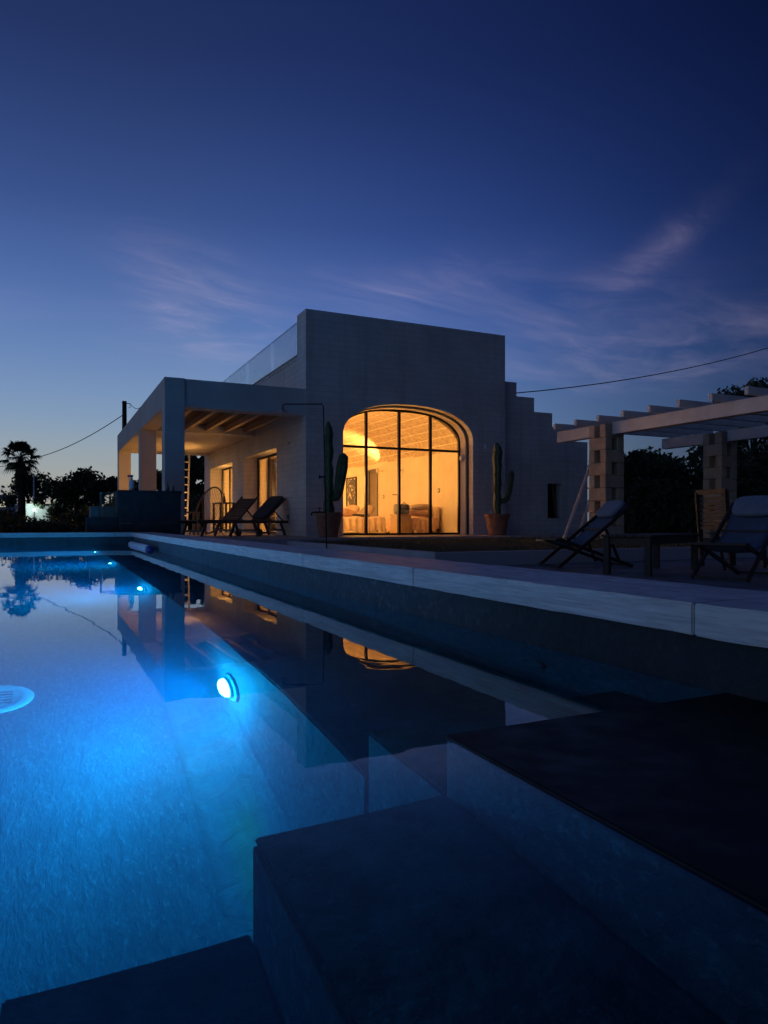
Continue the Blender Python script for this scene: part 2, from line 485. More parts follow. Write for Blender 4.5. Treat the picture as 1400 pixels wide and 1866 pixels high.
    def build(s, name, m, parent=None, local=False, smooth=False, bevel=0., thick=0., loc=None):
        """world coordinates unless local; the object is placed so that it lands there under its parent"""
        o = Vector((0, 0, 0)) if local else off(parent)
        if loc is not None and not local: o = Vector(loc)
        ob = put(name, s.mesh(name, m, smooth, o), parent)
        if loc is not None: ob.location = Vector(loc) - off(parent)
        if thick:
            md = ob.modifiers.new('thickness', 'SOLIDIFY'); md.thickness = thick; md.offset = 0
        if bevel:
            md = ob.modifiers.new('bevel', 'BEVEL'); md.width = bevel; md.segments = 2; md.limit_method = 'ANGLE'; md.angle_limit = R(40)
        return ob
def bx(name, m, parent, x0, x1, y0, y1, z0, z1, bevel=0., local=False):
    return MB().box(x0, x1, y0, y1, z0, z1).build(name, m, parent, local=local, bevel=bevel)
from mathutils import noise as _ns
def rough_box(name, m, parent, x0, x1, y0, y1, z0, z1, amp=.004, step=.08, round_=.010):
    """a hand-finished block: softened, slightly wavy edges"""
    bm = bmesh.new()
    bmesh.ops.create_cube(bm, size=1)
    for v in bm.verts: v.co = ((x0 + x1) / 2 + v.co.x * (x1 - x0), (y0 + y1) / 2 + v.co.y * (y1 - y0), (z0 + z1) / 2 + v.co.z * (z1 - z0))
    bmesh.ops.bevel(bm, geom=bm.edges[:], offset=round_, segments=2, affect='EDGES')
    for ax, L in ((0, x1 - x0), (1, y1 - y0)):
        n = int(L / step)
        for k in range(1, n):
            c = (x0, y0)[ax] + L * k / n
            no = (1, 0, 0) if ax == 0 else (0, 1, 0); co = (c, 0, 0) if ax == 0 else (0, c, 0)
            bmesh.ops.bisect_plane(bm, geom=bm.verts[:] + bm.edges[:] + bm.faces[:], plane_co=co, plane_no=no)
    for v in bm.verts:
        d = _ns.noise_vector(v.co * 7.) * amp + _ns.noise_vector(v.co * 28.) * amp * .45
        v.co += d
    o = off(parent)
    for v in bm.verts: v.co -= o
    me = bpy.data.meshes.new(name); bm.to_mesh(me); bm.free(); me.shade_smooth(); me.set_sharp_from_angle(angle=R(24)); me.materials.append(m)
    return put(name, me, parent)
def slab_top(name, m, x0, x1, y0, y1, z0, z1, label=None):
    return bx(name, m, None, x0, x1, y0, y1, z0, z1)
CT, ST = math.cos(YAW), math.sin(YAW)
def spot(px, d):
    """plan position of what stands d metres ahead in the direction of column px of the photograph"""
    u = (px - 700) / 1290
    return d * (u * CT + ST), d * (CT - u * ST)
def copy_tree(o, parent=None):
    c = o.copy(); COL.objects.link(c); c.parent = parent
    for ch in list(o.children): copy_tree(ch, c)
    return c
def point_light(name, loc, energy, col, radius=.03, parent=None, kind='POINT', mis=True, **k):
    L = bpy.data.lights.new(name, kind); L.energy = energy; L.color = col
    L.shadow_soft_size = radius
    for a, b in k.items(): setattr(L, a, b)
    L.cycles.use_multiple_importance_sampling = mis
    o = bpy.data.objects.new(name, L); COL.objects.link(o)
    if parent is not None:
        o.parent = parent; o.location = Vector(loc) - off(parent)
    else: o.location = loc
    return o

# ================================================================== THE SETTING
GZ = -.20
m = MB()
B = 900
x0, x1, y0, y1 = -3.58, 1.70, -2.38, 13.48
m.add([(-B, -B, GZ), (B, -B, GZ), (B, B, GZ), (-B, B, GZ), (x0, y0, GZ), (x1, y0, GZ), (x1, y1, GZ), (x0, y1, GZ)],
      [(0, 1, 5, 4), (1, 2, 6, 5), (2, 3, 7, 6), (3, 0, 4, 7)])
tag(m.build('ground', M_SOIL), kind='structure')

# ---- swimming pool
WX, FY, LX, NY = 1.32, 13.1, -3.2, -2.0       # water edge: right, far, left, near
BX = .633                                      # front of the bench along the right wall
FZ = -1.42
pool = setting('swimming_pool', (WX, 1.1, 0))
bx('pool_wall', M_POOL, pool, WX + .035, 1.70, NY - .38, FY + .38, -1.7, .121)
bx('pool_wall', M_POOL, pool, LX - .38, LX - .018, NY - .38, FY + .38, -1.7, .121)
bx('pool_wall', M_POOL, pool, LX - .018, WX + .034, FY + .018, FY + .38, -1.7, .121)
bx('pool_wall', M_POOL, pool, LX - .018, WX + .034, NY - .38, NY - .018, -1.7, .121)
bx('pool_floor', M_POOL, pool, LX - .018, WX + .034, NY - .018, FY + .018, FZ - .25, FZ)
rough_box('bench', M_POOL, pool, BX, WX + .034, 1.43, FY + .017, FZ, -.512, step=.15)
rough_box('shaded_bench_top', M_TOP_SHADE, pool, BX + .004, WX + .033, 1.432, FY + .016, -.5119, -.50, amp=.002, step=.15, round_=.004)  # added thin layer, the shade on the bench put into its colour
rough_box('step', M_POOL, pool, BX + .001, WX + .033, 1.09, 1.43, FZ, -.277)
rough_box('shaded_tread', M_TOP_SHADE, pool, BX + .005, WX + .032, 1.094, 1.426, -.2769, -.265, amp=.002, round_=.004)
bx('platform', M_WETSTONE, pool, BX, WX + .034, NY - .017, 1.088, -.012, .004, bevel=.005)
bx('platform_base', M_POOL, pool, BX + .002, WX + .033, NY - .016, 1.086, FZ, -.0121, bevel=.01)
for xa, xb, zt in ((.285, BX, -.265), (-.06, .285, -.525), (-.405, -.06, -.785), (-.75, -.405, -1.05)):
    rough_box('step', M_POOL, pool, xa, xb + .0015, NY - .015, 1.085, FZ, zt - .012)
    rough_box('shaded_tread', M_TOP_SHADE, pool, xa + .004, xb - .001, NY - .014, 1.081, zt - .0119, zt, amp=.002, round_=.004)  # added thin layer, painted dark as the shaded top of the step
m = MB()
n = 8
prof = [(BX + .002 - .21 * (1 - math.cos(PI / 2 * i / n)) if False else BX - .21 + .212 * math.sin(PI / 2 * i / n), FZ + .002 + .21 * (1 - math.cos(PI / 2 * i / n))) for i in range(n + 1)]
for i in range(n):
    (xa, za), (xb, zb) = prof[i], prof[i + 1]
    k = 12
    for j in range(k):
        ya, yb = 1.09 + (FY - 1.09) * j / k, 1.09 + (FY - 1.09) * (j + 1) / k
        m.add([(xa, ya, za), (xb, ya, zb), (xb, yb, zb), (xa, yb, za)], [(0, 1, 2, 3)])
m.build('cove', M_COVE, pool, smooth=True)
# coping slabs
def coping(x0, x1, y0, y1):
    rough_box('coping_slab', M_TRAV, pool, x0, x1, y0, y1, .122, .196, amp=.0022, step=.06, round_=.004)
ys = [-2.4] + [1.15 + 1.36 * k for k in range(-2, 9)] + [FY + .4]
for a, b in zip(ys[:-1], ys[1:]):
    coping(WX, WX + .40, a + .0015, b - .0015)
    coping(LX - .40, LX, a + .0015, b - .0015)
xs = [LX, -2.07, -.94, .19, WX]
for a, b in zip(xs[:-1], xs[1:]):
    coping(a + .0015, b - .0015, FY, FY + .4)
    coping(a + .0015, b - .0015, NY - .4, NY)
# water
w = MB().box(LX - .2, WX + .2, NY - .2, FY + .2, FZ - .12, 0).build('water', M_WATER)
tag(w, kind='structure')

# ---- paving
tag(bx('deck_paving', M_PAVE, None, 1.703, 16, -6, 7.60, -.45, -.18), kind='structure')
tag(bx('path', M_PAVE, None, 1.703, 4.30, 7.601, 13.60, -.45, -.176), kind='structure')
# deck slabs as real pieces near the furniture
deck = setting('deck', (5, 4, -.18))
def shared_box(sx, sy, sz, mt, bev=.004):
    mm = MB().box(-sx / 2, sx / 2, -sy / 2, sy / 2, -sz, 0)
    return mm.mesh('paving_slab', mt)
sl = shared_box(.892, .592, .03, M_PAVE)
for i in range(9):
    for j in range(13):
        xx = 2.2 + .9 * i + (.45 if j % 2 else 0); yy = -.3 + .6 * j
        put('paving_slab', sl, deck, (xx - 5, yy - 4, .006 + random.uniform(0, .004)))
# raised lawn bed with its retaining kerb
bed = setting('lawn', (4.31, 7.62, 0))
bx('soil_bed', M_SOIL, bed, 4.45, 16, 7.76, 14.40, -.45, -.02)
bx('retaining_kerb', M_RENDER, bed, 4.31, 16, 7.62, 7.759, -.45, .0, bevel=.008)
bx('retaining_kerb', M_RENDER, bed, 4.31, 4.449, 7.76, 14.39, -.45, .0, bevel=.008)
# terrace
ter = setting('terrace', (3.5, 20, .04))
bx('terrace_base', M_APRON, ter, 1.80, 5.50, 13.61, 28.2, -.45, .03)
sl2 = MB().box(-.598, .598, -.598, .598, -.02, 0).mesh('terrace_tile', M_APRON)
for i in range(3):
    for j in range(12):
        put('terrace_tile', sl2, ter, (2.45 + 1.2 * i - 3.5, 14.25 + 1.2 * j - 20, .001))
bx('apron_base', M_APRON, ter, 5.501, 15, 14.41, 15.895, -.45, .03)
sl3 = MB().box(-.798, .798, -.72, .72, -.02, 0).mesh('apron_slab', M_APRON)
for i in range(6):
    put('apron_slab', sl3, ter, (6.32 + 1.6 * i - 3.5, 15.15 - 20, .0))
bx('stepping_slab', M_APRON, bed, 9.2, 10.0, 11.4, 12.0, -.02, .012)
bx('stepping_slab', M_APRON, bed, 11.0, 11.9, 10.4, 11.0, -.02, .012)
# grass
gm = MB()
for k in range(15000):
    gx = random.uniform(4.5, 12.5); gy = 7.8 + 6.55 * random.random() ** 1.2
    if 9.15 < gx < 10.05 and 11.35 < gy < 12.05: continue
    hh = random.uniform(.02, .055) * (1.5 if random.random() < .1 else 1); a = random.uniform(0, PI); ww = .006
    lx, ly = random.uniform(-.025, .025), random.uniform(-.025, .025)
    gm.add([(gx - math.cos(a) * ww, gy - math.sin(a) * ww, -.02), (gx + math.cos(a) * ww, gy + math.sin(a) * ww, -.02), (gx + lx, gy + ly, -.02 + hh)], [(0, 1, 2)])
tag(gm.build('grass', M_GRASS), 'short dry grass on the raised bed before the house', 'grass', kind='stuff')

# ================================================================== HOUSE
PZ = .04
AX, BXR = 5.50, 11.17        # facade from corner to corner
YF, YB = 15.9, 16.55         # facade outer and inner face
ZT = 5.42
house = thing('house', 'white stone villa with a glowing arched glass front and a columned veranda', 'house', (8, 20, PZ))
# facade wall with its arched opening
cx, hw, spring, rise = 8.30, 1.85, 2.48, .86
NSEG = 40
def arch(t, hw=hw, rise=rise):            # t 0..1 from right spring over the top to the left
    a = PI * t
    p = 2.25                               # basket arch: flatter crown than an ellipse
    ca, sa = math.cos(a), math.sin(a)
    return cx + hw * math.copysign(abs(ca) ** (2 / p), ca), spring + rise * abs(sa) ** (2 / p)
pts = [arch(i / NSEG) for i in range(NSEG + 1)][::-1]     # left to right
outl = [(cx - hw, PZ)] + pts + [(cx + hw, PZ)]
m = MB()
def strip(m, pa, pb, za, zb, ztop, y0, y1):
    m.add([(pa, y0, za), (pb, y0, zb), (pb, y0, ztop), (pa, y0, ztop), (pa, y1, za), (pb, y1, zb), (pb, y1, ztop), (pa, y1, ztop)],
          [(0, 1, 2, 3), (7, 6, 5, 4), (0, 4, 5, 1), (3, 2, 6, 7)])
for (xa, za), (xb, zb) in zip(pts[:-1], pts[1:]):
    strip(m, xa, xb, za, zb, ZT, YF, YB)
m.add([(AX, YF, PZ - .3), (cx - hw, YF, PZ - .3), (cx - hw, YF, spring), (cx - hw, YF, ZT), (AX, YF, ZT), (AX, YB, PZ - .3), (cx - hw, YB, PZ - .3), (cx - hw, YB, spring), (cx - hw, YB, ZT), (AX, YB, ZT)],
      [(0, 1, 2, 3, 4), (9, 8, 7, 6, 5), (0, 4, 9, 5), (1, 6, 7, 2), (4, 3, 8, 9)])
m.add([(cx + hw, YF, PZ - .3), (BXR, YF, PZ - .3), (BXR, YF, ZT), (cx + hw, YF, ZT), (cx + hw, YF, spring), (cx + hw, YB, PZ - .3), (BXR, YB, PZ - .3), (BXR, YB, ZT), (cx + hw, YB, ZT), (cx + hw, YB, spring)],
      [(0, 1, 2, 3, 4), (9, 8, 7, 6, 5), (1, 6, 7, 2), (0, 4, 9, 5), (3, 2, 7, 8)])
m.build('facade_wall', M_WALL, house)
# shutter groove round the arch
m = MB()
def archband(m, y0, y1, inset, dep):
    prev = None
    ol = [(cx - hw, PZ)] + pts + [(cx + hw, PZ)]
    for (x, z) in ol:
        dx, dz_ = cx - x, max(0, (spring - .2) - z) if False else 0
        L = math.hypot(x - cx, max(0, z - spring)) or 1
        nx = (cx - x) / L; nz_ = -(max(0, z - spring)) / L
        a = (x + nx * inset, z + nz_ * inset); b = (x + nx * (inset + dep), z + nz_ * (inset + dep))
        cur = [(a[0], y0, a[1]), (b[0], y0, b[1]), (b[0], y1, b[1]), (a[0], y1, a[1])]
        if prev is not None:
            n = len(m.v)
            m.v += prev + cur
            for i in range(4):
                j = (i + 1) % 4
                m.f.append((n + i, n + j, n + 4 + j, n + 4 + i))
        prev = cur
archband(m, YF + .20, YF + .29, .002, .006)
m.build('shutter_groove', M_DARKMETAL, house)
m = MB(); archband(m, YF + .30, YB - .03, .003, .045)
m.build('arch_reveal', M_CREAM, house)
# arched glazing
WY = 16.50
win = MB()
archband(win, WY - .03, WY + .03, .05, .05)
win.box(cx - hw + .05, cx + hw - .05, WY - .031, WY + .031, PZ, PZ + .05)
wf = win.build('arched_window', M_DARKMETAL, house)
mull = [7.32, 8.26, 9.19]
TZ = 2.285
def arch_z(x):
    for (xa, za), (xb, zb) in zip(pts[:-1], pts[1:]):
        if xa <= x <= xb: return za + (zb - za) * (x - xa) / max(1e-6, xb - xa)
    return spring
for x in mull:
    bx('mullion', M_DARKMETAL, wf, x - .033, x + .033, WY - .036, WY + .036, PZ + .05, arch_z(x) - .07)
bx('transom', M_DARKMETAL, wf, cx - hw + .09, cx + hw - .09, WY - .034, WY + .034, TZ - .03, TZ + .03)
edges = [cx - hw + .08] + mull + [cx + hw - .08]
for a, b in zip(edges[:-1], edges[1:]):
    a += .03; b -= .03
    MB().box(a, b, WY - .004, WY + .004, PZ + .05, TZ - .03).build('pane', M_GLASS, wf)
    mm = MB()
    q = [(a + (b - a) * i / 8) for i in range(9)]
    tops = [max(TZ + .06, arch_z(min(max(x, cx - hw + .02), cx + hw - .02)) - .07) for x in q]
    vs = [(x, WY - .004, TZ + .03) for x in q] + [(x, WY - .004, t) for x, t in zip(q, tops)]
    vs += [(x, WY + .004, TZ + .03) for x in q] + [(x, WY + .004, t) for x, t in zip(q, tops)]
    fs = []
    for i in range(8):
        fs += [(i, i + 1, 10 + i, 9 + i), (18 + i, 27 + i, 28 + i, 19 + i)]
    mm.add(vs, fs); mm.build('pane', M_GLASS, wf)
MB().bar((8.20, WY - .07, 1.08), (8.04, WY - .07, 1.08), .02, .02).bar((8.22, WY - .03, 1.08), (8.22, WY - .075, 1.08), .02, .02).build('door_handle', M_DARKMETAL, wf)
# veranda-side wall with two deep door openings
DOORS = ((18.27, 21.78), (23.3, 26.8))
ZL = 2.36; XI = 6.0; ZPAR = 4.42
m = MB()
yy = YB
for a, b in DOORS:
    m.box(AX, XI, yy + (.0 if yy > YB else .001), a, PZ - .3, ZPAR)
    m.box(AX + .0, XI, a, b, ZL, ZPAR)
    yy = b
m.box(AX, XI, yy, 27.9, PZ - .3, ZPAR)
m.build('side_wall', M_WALL, house)
m = MB().box(AX - .03, XI, YB + .003, 27.9, ZPAR, ZPAR + .035)
cop = m.build('parapet_cap', M_APRON, house)
for k in range(46):
    y = YB + .15 + k * .245
    bx('cap_block', M_WHITE, house, AX - .018, AX - .0005, y, y + .17, ZPAR - .075, ZPAR - .012)
bal = MB().box(AX + .04, AX + .09, YB + .01, 27.8, ZPAR + .036, ZPAR + .09).build('glass_balustrade', M_ALU, house)
gy = [YB + .01, 19.08, 21.8, 24.5, 27.2]
for a, b in zip(gy[:-1], gy[1:]):
    bx('pane', M_GLASS, bal, AX + .058, AX + .072, a + .012, b - .012, ZPAR + .091, ZPAR + .90)
# other walls, roof, back
DY0, DY1 = 21.80, 22.60
m = MB().box(10.12, BXR, YB + .001, DY0, PZ - .3, 4.2).box(10.12, BXR, DY0, DY1, 2.2, 4.2).box(10.12, BXR, DY1, 27.9, PZ - .3, 4.2)
m.build('inner_wall', M_CREAM, house)
bx('rear_wall', M_CREAM, house, XI + .001, 10.119, 27.0, 27.9, PZ - .3, 4.2)
bx('roof', M_RENDER, house, XI + .001, BXR - .001, YB + .002, 27.9, 4.201, 4.4)
flr = bx('interior_floor', M_TILE, house, XI + .001, 10.119, YF + .05, 26.999, PZ - .3, PZ - .002)
bx('hall_wall', M_GREY, house, 10.62, 10.7, DY0, DY1, PZ, 2.2)
dr = bx('door_frame', M_GREY, house, 10.09, 10.15, DY0 + .0, DY0 + .06, PZ, 2.2)
bx('door_frame', M_GREY, house, 10.09, 10.15, DY1 - .06, DY1, PZ, 2.2)
bx('door_frame', M_GREY, house, 10.09, 10.15, DY0 + .061, DY1 - .061, 2.14, 2.2)
# barrel vault of stone blocks
VC, VH, VS, VR = 8.06, 2.06, 2.33, 1.02
def vpt(t, r=0.):
    a = PI * t
    return VC + (VH + r) * math.cos(a), VS + (VR + r) * math.sin(a)
m = MB()
NV = 28
for i in range(NV):
    (xa, za), (xb, zb) = vpt(i / NV, .012), vpt((i + 1) / NV, .012)
    m.add([(xa, YB + .01, za), (xb, YB + .01, zb), (xb, 26.99, zb), (xa, 26.99, za)], [(0, 1, 2, 3)])
vault = m.build('vault', M_MORTAR, house, smooth=True)
NC = 15
for i in range(NC):
    for j in range(-1, 12):
        ya = YB + .02 + .9 * j + (.45 if i % 2 else 0); yb = ya + .872
        ya = max(ya, YB + .02); yb = min(yb, 26.9)
        if yb - ya < .1: continue
        mm = MB()
        ga = .0042
        t0, t1 = i / NC + ga, (i + 1) / NC - ga
        rr = random.uniform(-.004, .006)
        q = [vpt(t0, rr), vpt((t0 + t1) / 2, rr), vpt(t1, rr)]; qo = [vpt(t0, .02), vpt((t0 + t1) / 2, .02), vpt(t1, .02)]
        vs = [(x, ya, z) for x, z in q] + [(x, yb, z) for x, z in q] + [(x, ya, z) for x, z in qo] + [(x, yb, z) for x, z in qo]
        mm.add(vs, [(0, 1, 4, 3), (1, 2, 5, 4), (0, 3, 9, 6), (2, 8, 11, 5), (0, 6, 7, 1), (1, 7, 8, 2), (3, 4, 10, 9), (4, 5, 11, 10)])
        mm.build('vault_block', M_VAULT, vault)
m = MB()     # closing lunettes above the vault at both ends
for y in (YB + .004,):
    for i in range(NV):
        (xa, za), (xb, zb) = vpt(i / NV, .0), vpt((i + 1) / NV, .0)
        m.add([(xa, y, za), (xb, y, zb), (xb, y, 4.19), (xa, y, 4.19)], [(0, 1, 2, 3)])
m.build('end_lunette', M_CREAM, house)
# sliding doors of the veranda side
for k, (a, b) in enumerate(DOORS):
    mm = MB(); xd = XI - .04
    mm.box(xd - .03, xd + .03, a, a + .05, PZ, ZL).box(xd - .03, xd + .03, b - .05, b, PZ, ZL).box(xd - .03, xd + .03, a + .05, b - .05, ZL - .06, ZL).box(xd - .03, xd + .03, a + .05, b - .05, PZ, PZ + .05)
    sd = mm.build('sliding_door', M_DARKMETAL, house)
    w3 = (b - a - .1) / 3
    for q in range(3):
        ya = a + .05 + w3 * q
        MB().box(xd - .006, xd + .006, ya + .03, ya + w3 - .03, PZ + .055, ZL - .065).build('pane', M_GLASS, sd)
        if q: bx('mullion', M_DARKMETAL, sd, xd - .025, xd + .025, ya - .03, ya + .03, PZ + .051, ZL - .061)
# veranda
CX0, CX1 = 2.28, 2.71
ZB = 2.91; ZV = 3.53
for y in (15.903, 20.4, 27.05):
    bx('column', M_RENDER, house, CX0 + .003, CX1 - .003, y, y + .43, PZ, ZB, bevel=.01)
bx('edge_beam', M_RENDER, house, CX0, CX1, 15.9, 27.5, ZB, ZV, bevel=.01)
bx('front_beam', M_RENDER, house, CX1 + .0005, AX - .002, 15.94, 16.36, ZB - .004, ZV - .003, bevel=.008)
bx('cross_beam', M_RENDER, house, CX1 + .0005, AX - .002, 20.41, 20.84, ZB - .004, 3.30)
bx('rear_beam', M_RENDER, house, CX1 + .0005, AX - .002, 27.06, 27.49, ZB - .004, 3.30)
bx('veranda_roof', M_RENDER, house, CX1 + .0005, AX - .002, 20.842, 27.058, 2.96, 3.30)
bx('veranda_roof', M_RENDER, house, CX1 + .0005, AX - .002, 16.361, 20.409, 3.20, 3.32)
for k in range(5):
    x = CX1 + .28 + .55 * k
    bx('joist', M_JOIST, house, x - .055, x + .055, 16.361, 20.409, 2.97, 3.12, bevel=.006)
for k in range(13):
    y = 16.37 + .31 * k
    bx('ceiling_board', M_BOARD, house, CX1 + .004, AX - .006, y, y + .302, 3.125, 3.15)
# stepped side wing (outside stair)
m = MB()
WYF, WYB = 16.1, 17.3
stp = [(BXR, 11.69, 4.23), (11.69, 12.29, 3.85), (12.29, 12.92, 3.46), (12.92, 13.55, 3.08), (13.55, 14.2, 2.70)]
for xa, xb, zt in stp:
    if xa == 12.29:
        m.box(xa, 12.76, WYF, WYB, PZ - .3, zt).box(12.76, xb, WYF, WYB, PZ - .3, .49).box(12.76, xb, WYF, WYB, 1.47, zt).box(12.76, xb, WYF + .35, WYB, .49, 1.47)
    elif xa == 12.92:
        m.box(13.27, xb, WYF, WYB, PZ - .3, zt).box(xa, 13.27, WYF, WYB, PZ - .3, .49).box(xa, 13.27, WYF, WYB, 1.47, zt).box(xa, 13.27, WYF + .35, WYB, .49, 1.47)
    else:
        m.box(xa, xb, WYF, WYB, PZ - .3, zt)
m.build('stair_wing', M_WALL, house)
sw = bx('small_window', M_DARKMETAL, house, 12.762, 13.268, WYF + .30, WYF + .34, .492, 1.468)
MB().add([(13.05, WYF + .04, .50), (13.22, WYF + .28, .50), (13.22, WYF + .28, 1.46), (12.92, WYF + .06, 1.46), (13.07, WYF + .03, .50), (13.25, WYF + .27, .50), (13.25, WYF + .27, 1.46), (12.95, WYF + .05, 1.46)],
         [(0, 1, 2, 3), (7, 6, 5, 4), (0, 4, 5, 1), (1, 5, 6, 2), (2, 6, 7, 3), (3, 7, 4, 0)]).build('shutter', M_BOARD, sw)
bx('window_sill', M_APRON, sw, 12.70, 13.33, WYF - .03, WYF + .28, .462, .491)
# small fixtures on the facade
bx('motion_sensor', M_PLASTIC, house, 10.50, 10.56, YF - .05, YF - .001, 2.33, 2.44, bevel=.008)
MB().lathe([(.001, 0), (.09, 0), (.10, -.02), (.085, -.05), (.04, -.07), (.001, -.075)], 20, (10.10, 16.34, 2.10), axis='x').build('bulkhead_light', M_PLASTIC, house, smooth=True)
bx('socket_box', M_GREY, house, AX - .03, AX - .001, 17.2, 17.3, .45, .57)
bx('socket_box', M_GREY, house, AX - .02, AX - .001, 17.15, 17.22, 2.35, 2.39)

# ---- interior lamps
WARM = (1.0, .435, .10)
def wall_spot(label, x, y, z, tilt, energy, side, cone=150):
    t = thing('wall_spotlight', label, 'lamp', (x, y, z), 0, 'uplights of the vaulted room')
    MB().lathe([(.001, 0), (.05, 0), (.05, .02), (.001, .02)], 16, (0, 0, -.02), axis='x').build('back_plate', M_STEEL, t, local=True)
    MB().bar((0, 0, -.02), (-side * .16, 0, -.02), .02, .02).build('bracket', M_STEEL, t, local=True)
    MB().lathe([(.001, -.07), (.035, -.07), (.045, -.02), (.05, .05), (.045, .05), (.02, .03)], 20, (-side * .18, 0, 0)).build('lamp_head', M_PLASTIC, t, local=True, smooth=True)
    MB().lathe([(.001, .034), (.042, .036), (.042, .04), (.001, .042)], 16, (-side * .18, 0, 0)).build('lamp_glow', emit_mat('warm_lamp', (1, .75, .4), .6), t, local=True)
    L = point_light('spot', (x - side * .18, y, z + .075), energy, WARM, .03, t, 'SPOT', spot_size=R(cone), spot_blend=.8)
    L.rotation_euler = Vector(tilt).to_track_quat('-Z', 'Y').to_euler()
    return t
wall_spot('white wall spotlight shining up at the vault beside the doorway', 10.11, 21.45, 2.10, (-.58, .50, .64), 24., 1, 125)
wall_spot('white wall spotlight inside on the veranda-side wall near the arched window', 6.01, 17.3, 2.08, (.9, .10, .50), 6., -1, 160)
def fill_lamp(label, x, y, energy):  # added lamps out of view, brightening the room, veranda and front
    t = thing('fill_lamp', label, 'lamp', (x, y, PZ), 0, 'unseen fill lamps added inside the vaulted room')
    MB().lathe([(.001, 0), (.14, 0), (.14, .02), (.001, .025)], 20).build('base', M_DARKMETAL, t, local=True)
    MB().tube([(0, 0, .02), (0, 0, 1.32)], .012, 8).build('stem', M_DARKMETAL, t, local=True)
    MB().lathe([(.001, 1.32), (.08, 1.33), (.11, 1.42), (.08, 1.51), (.001, 1.53)], 20).build('globe', emit_mat('added_warm_globe', (1, .7, .35), .1, True), t, local=True, smooth=True)  # globe of the added fill lamp
    point_light('lamp', (x + .0, y, PZ + 1.42), energy, WARM, .22, t)
fill_lamp('added unseen fill lamp behind the left jamb of the arched window', 6.75, 17.1, 5.5)
fill_lamp('added unseen fill lamp behind the nearer sliding door', 6.50, 19.3, 8.)
fill_lamp('added unseen fill lamp behind the farther sliding door', 6.45, 25.0, 24.)

# ================================================================== INTERIOR FURNITURE
def soft_box(mb, x0, x1, y0, y1, z0, z1, pw=4., n=8, wob=.01, seed=0):
    """a padded superellipsoid"""
    rnd = random.Random(seed)
    c = ((x0 + x1) / 2, (y0 + y1) / 2, (z0 + z1) / 2); h = ((x1 - x0) / 2, (y1 - y0) / 2, (z1 - z0) / 2)
    e = 2 / pw
    sg = lambda v: math.copysign(abs(v) ** e, v)
    base = len(mb.v); nu, nv = 3 * n, 2 * n
    ph = rnd.uniform(0, 6)
    for j in range(nv + 1):
        b = -PI / 2 + PI * j / nv
        for i in range(nu):
            a = 2 * PI * i / nu
            k = 1 + wob * math.sin(3 * a + ph + 2 * b) + wob * math.sin(5 * a - ph)
            mb.v.append((c[0] + h[0] * sg(math.cos(b)) * sg(math.cos(a)) * k, c[1] + h[1] * sg(math.cos(b)) * sg(math.sin(a)) * k, c[2] + h[2] * sg(math.sin(b))))
    for j in range(nv):
        for i in range(nu):
            i2 = (i + 1) % nu
            mb.f.append((base + j * nu + i, base + j * nu + i2, base + (j + 1) * nu + i2, base + (j + 1) * nu + i))
    return mb
def drape(x0, x1, y0, y1, ztop, zlow, seed=0, fold=.035, nf=9):
    """a cloth thrown over a box: gently rumpled top and folded skirts on the -x and -y sides"""
    rnd = random.Random(seed); p1, p2, p3 = [rnd.uniform(0, 6) for _ in range(3)]
    def fn(u, v):
        # u runs along x from the hanging -x edge, v along y from the hanging -y edge
        du = .3; dv = .3
        hx = max(0, (du - u) / du); hy = max(0, (dv - v) / dv)
        x = x0 + (x1 - x0) * max(0, (u - du) / (1 - du)); y = y0 + (y1 - y0) * max(0, (v - dv) / (1 - dv))
        drop = max(hx, hy)
        z = ztop + .02 * math.sin(9 * x + p1) * math.sin(8 * y + p2) - drop * (ztop - zlow) * (1 + .12 * math.sin(5 * (u + v) * 3 + p3)) 
        w_ = fold * min(1, drop * 2)
        if hx >= hy and hx > 0: x -= .02 + w_ * (1 + math.sin(nf * 2.2 * y * 2 + p1)) ; 
        if hy > hx: y -= .02 + w_ * (1 + math.sin(nf * 2.2 * x * 2 + p2))
        return (x, y, max(PZ + .004, z))
    mb = MB(); mb.grid(fn, 46, 46)
    return mb
def sofa(name, label, x0, x1, y0, y1, seat_z, back, seed, mt):
    t = thing(name, label, 'sofa', ((x0 + x1) / 2, (y0 + y1) / 2, PZ))
    for (lx, ly) in ((x0 + .06, y0 + .06), (x1 - .06, y0 + .06), (x0 + .06, y1 - .06), (x1 - .06, y1 - .06)):
        MB().box(lx - .025, lx + .025, ly - .025, ly + .025, PZ, PZ + .14).build('leg', M_DARKMETAL, t)
    soft_box(MB(), x0, x1, y0, y1, PZ + .12, seat_z, 8, 8, .004, seed).build('seat', mt, t, smooth=True)
    if back: soft_box(MB(), x1 - .22, x1, y0 + .02, y1 - .02, seat_z - .1, seat_z + .36, 6, 8, .006, seed + 1).build('backrest', mt, t, smooth=True)
    return t
sofa('sofa', 'sand coloured sofa against the right wall inside the arched window', 9.12, 10.06, 17.42, 19.1, .46, True, 3, M_FABRIC)
tag(drape(9.10, 9.86, 17.40, 18.9, .485, .08, 5).build('throw_blanket', M_FABRIC2, smooth=True, thick=.012, loc=(9.4, 18.1, .4)), 'rose throw blanket hanging over the sofa at the right wall', 'blanket')
sofa('daybed', 'low daybed further back in the vaulted room, covered with throws', 7.75, 9.35, 19.4, 21.2, .50, False, 8, M_FABRIC)
tag(drape(7.73, 9.2, 19.38, 21.0, .525, .07, 15, .05, 7).build('throw_blanket', M_FABRIC, smooth=True, thick=.012, loc=(8.5, 20.2, .5)), 'crumpled sand throw spread over the low daybed', 'blanket')
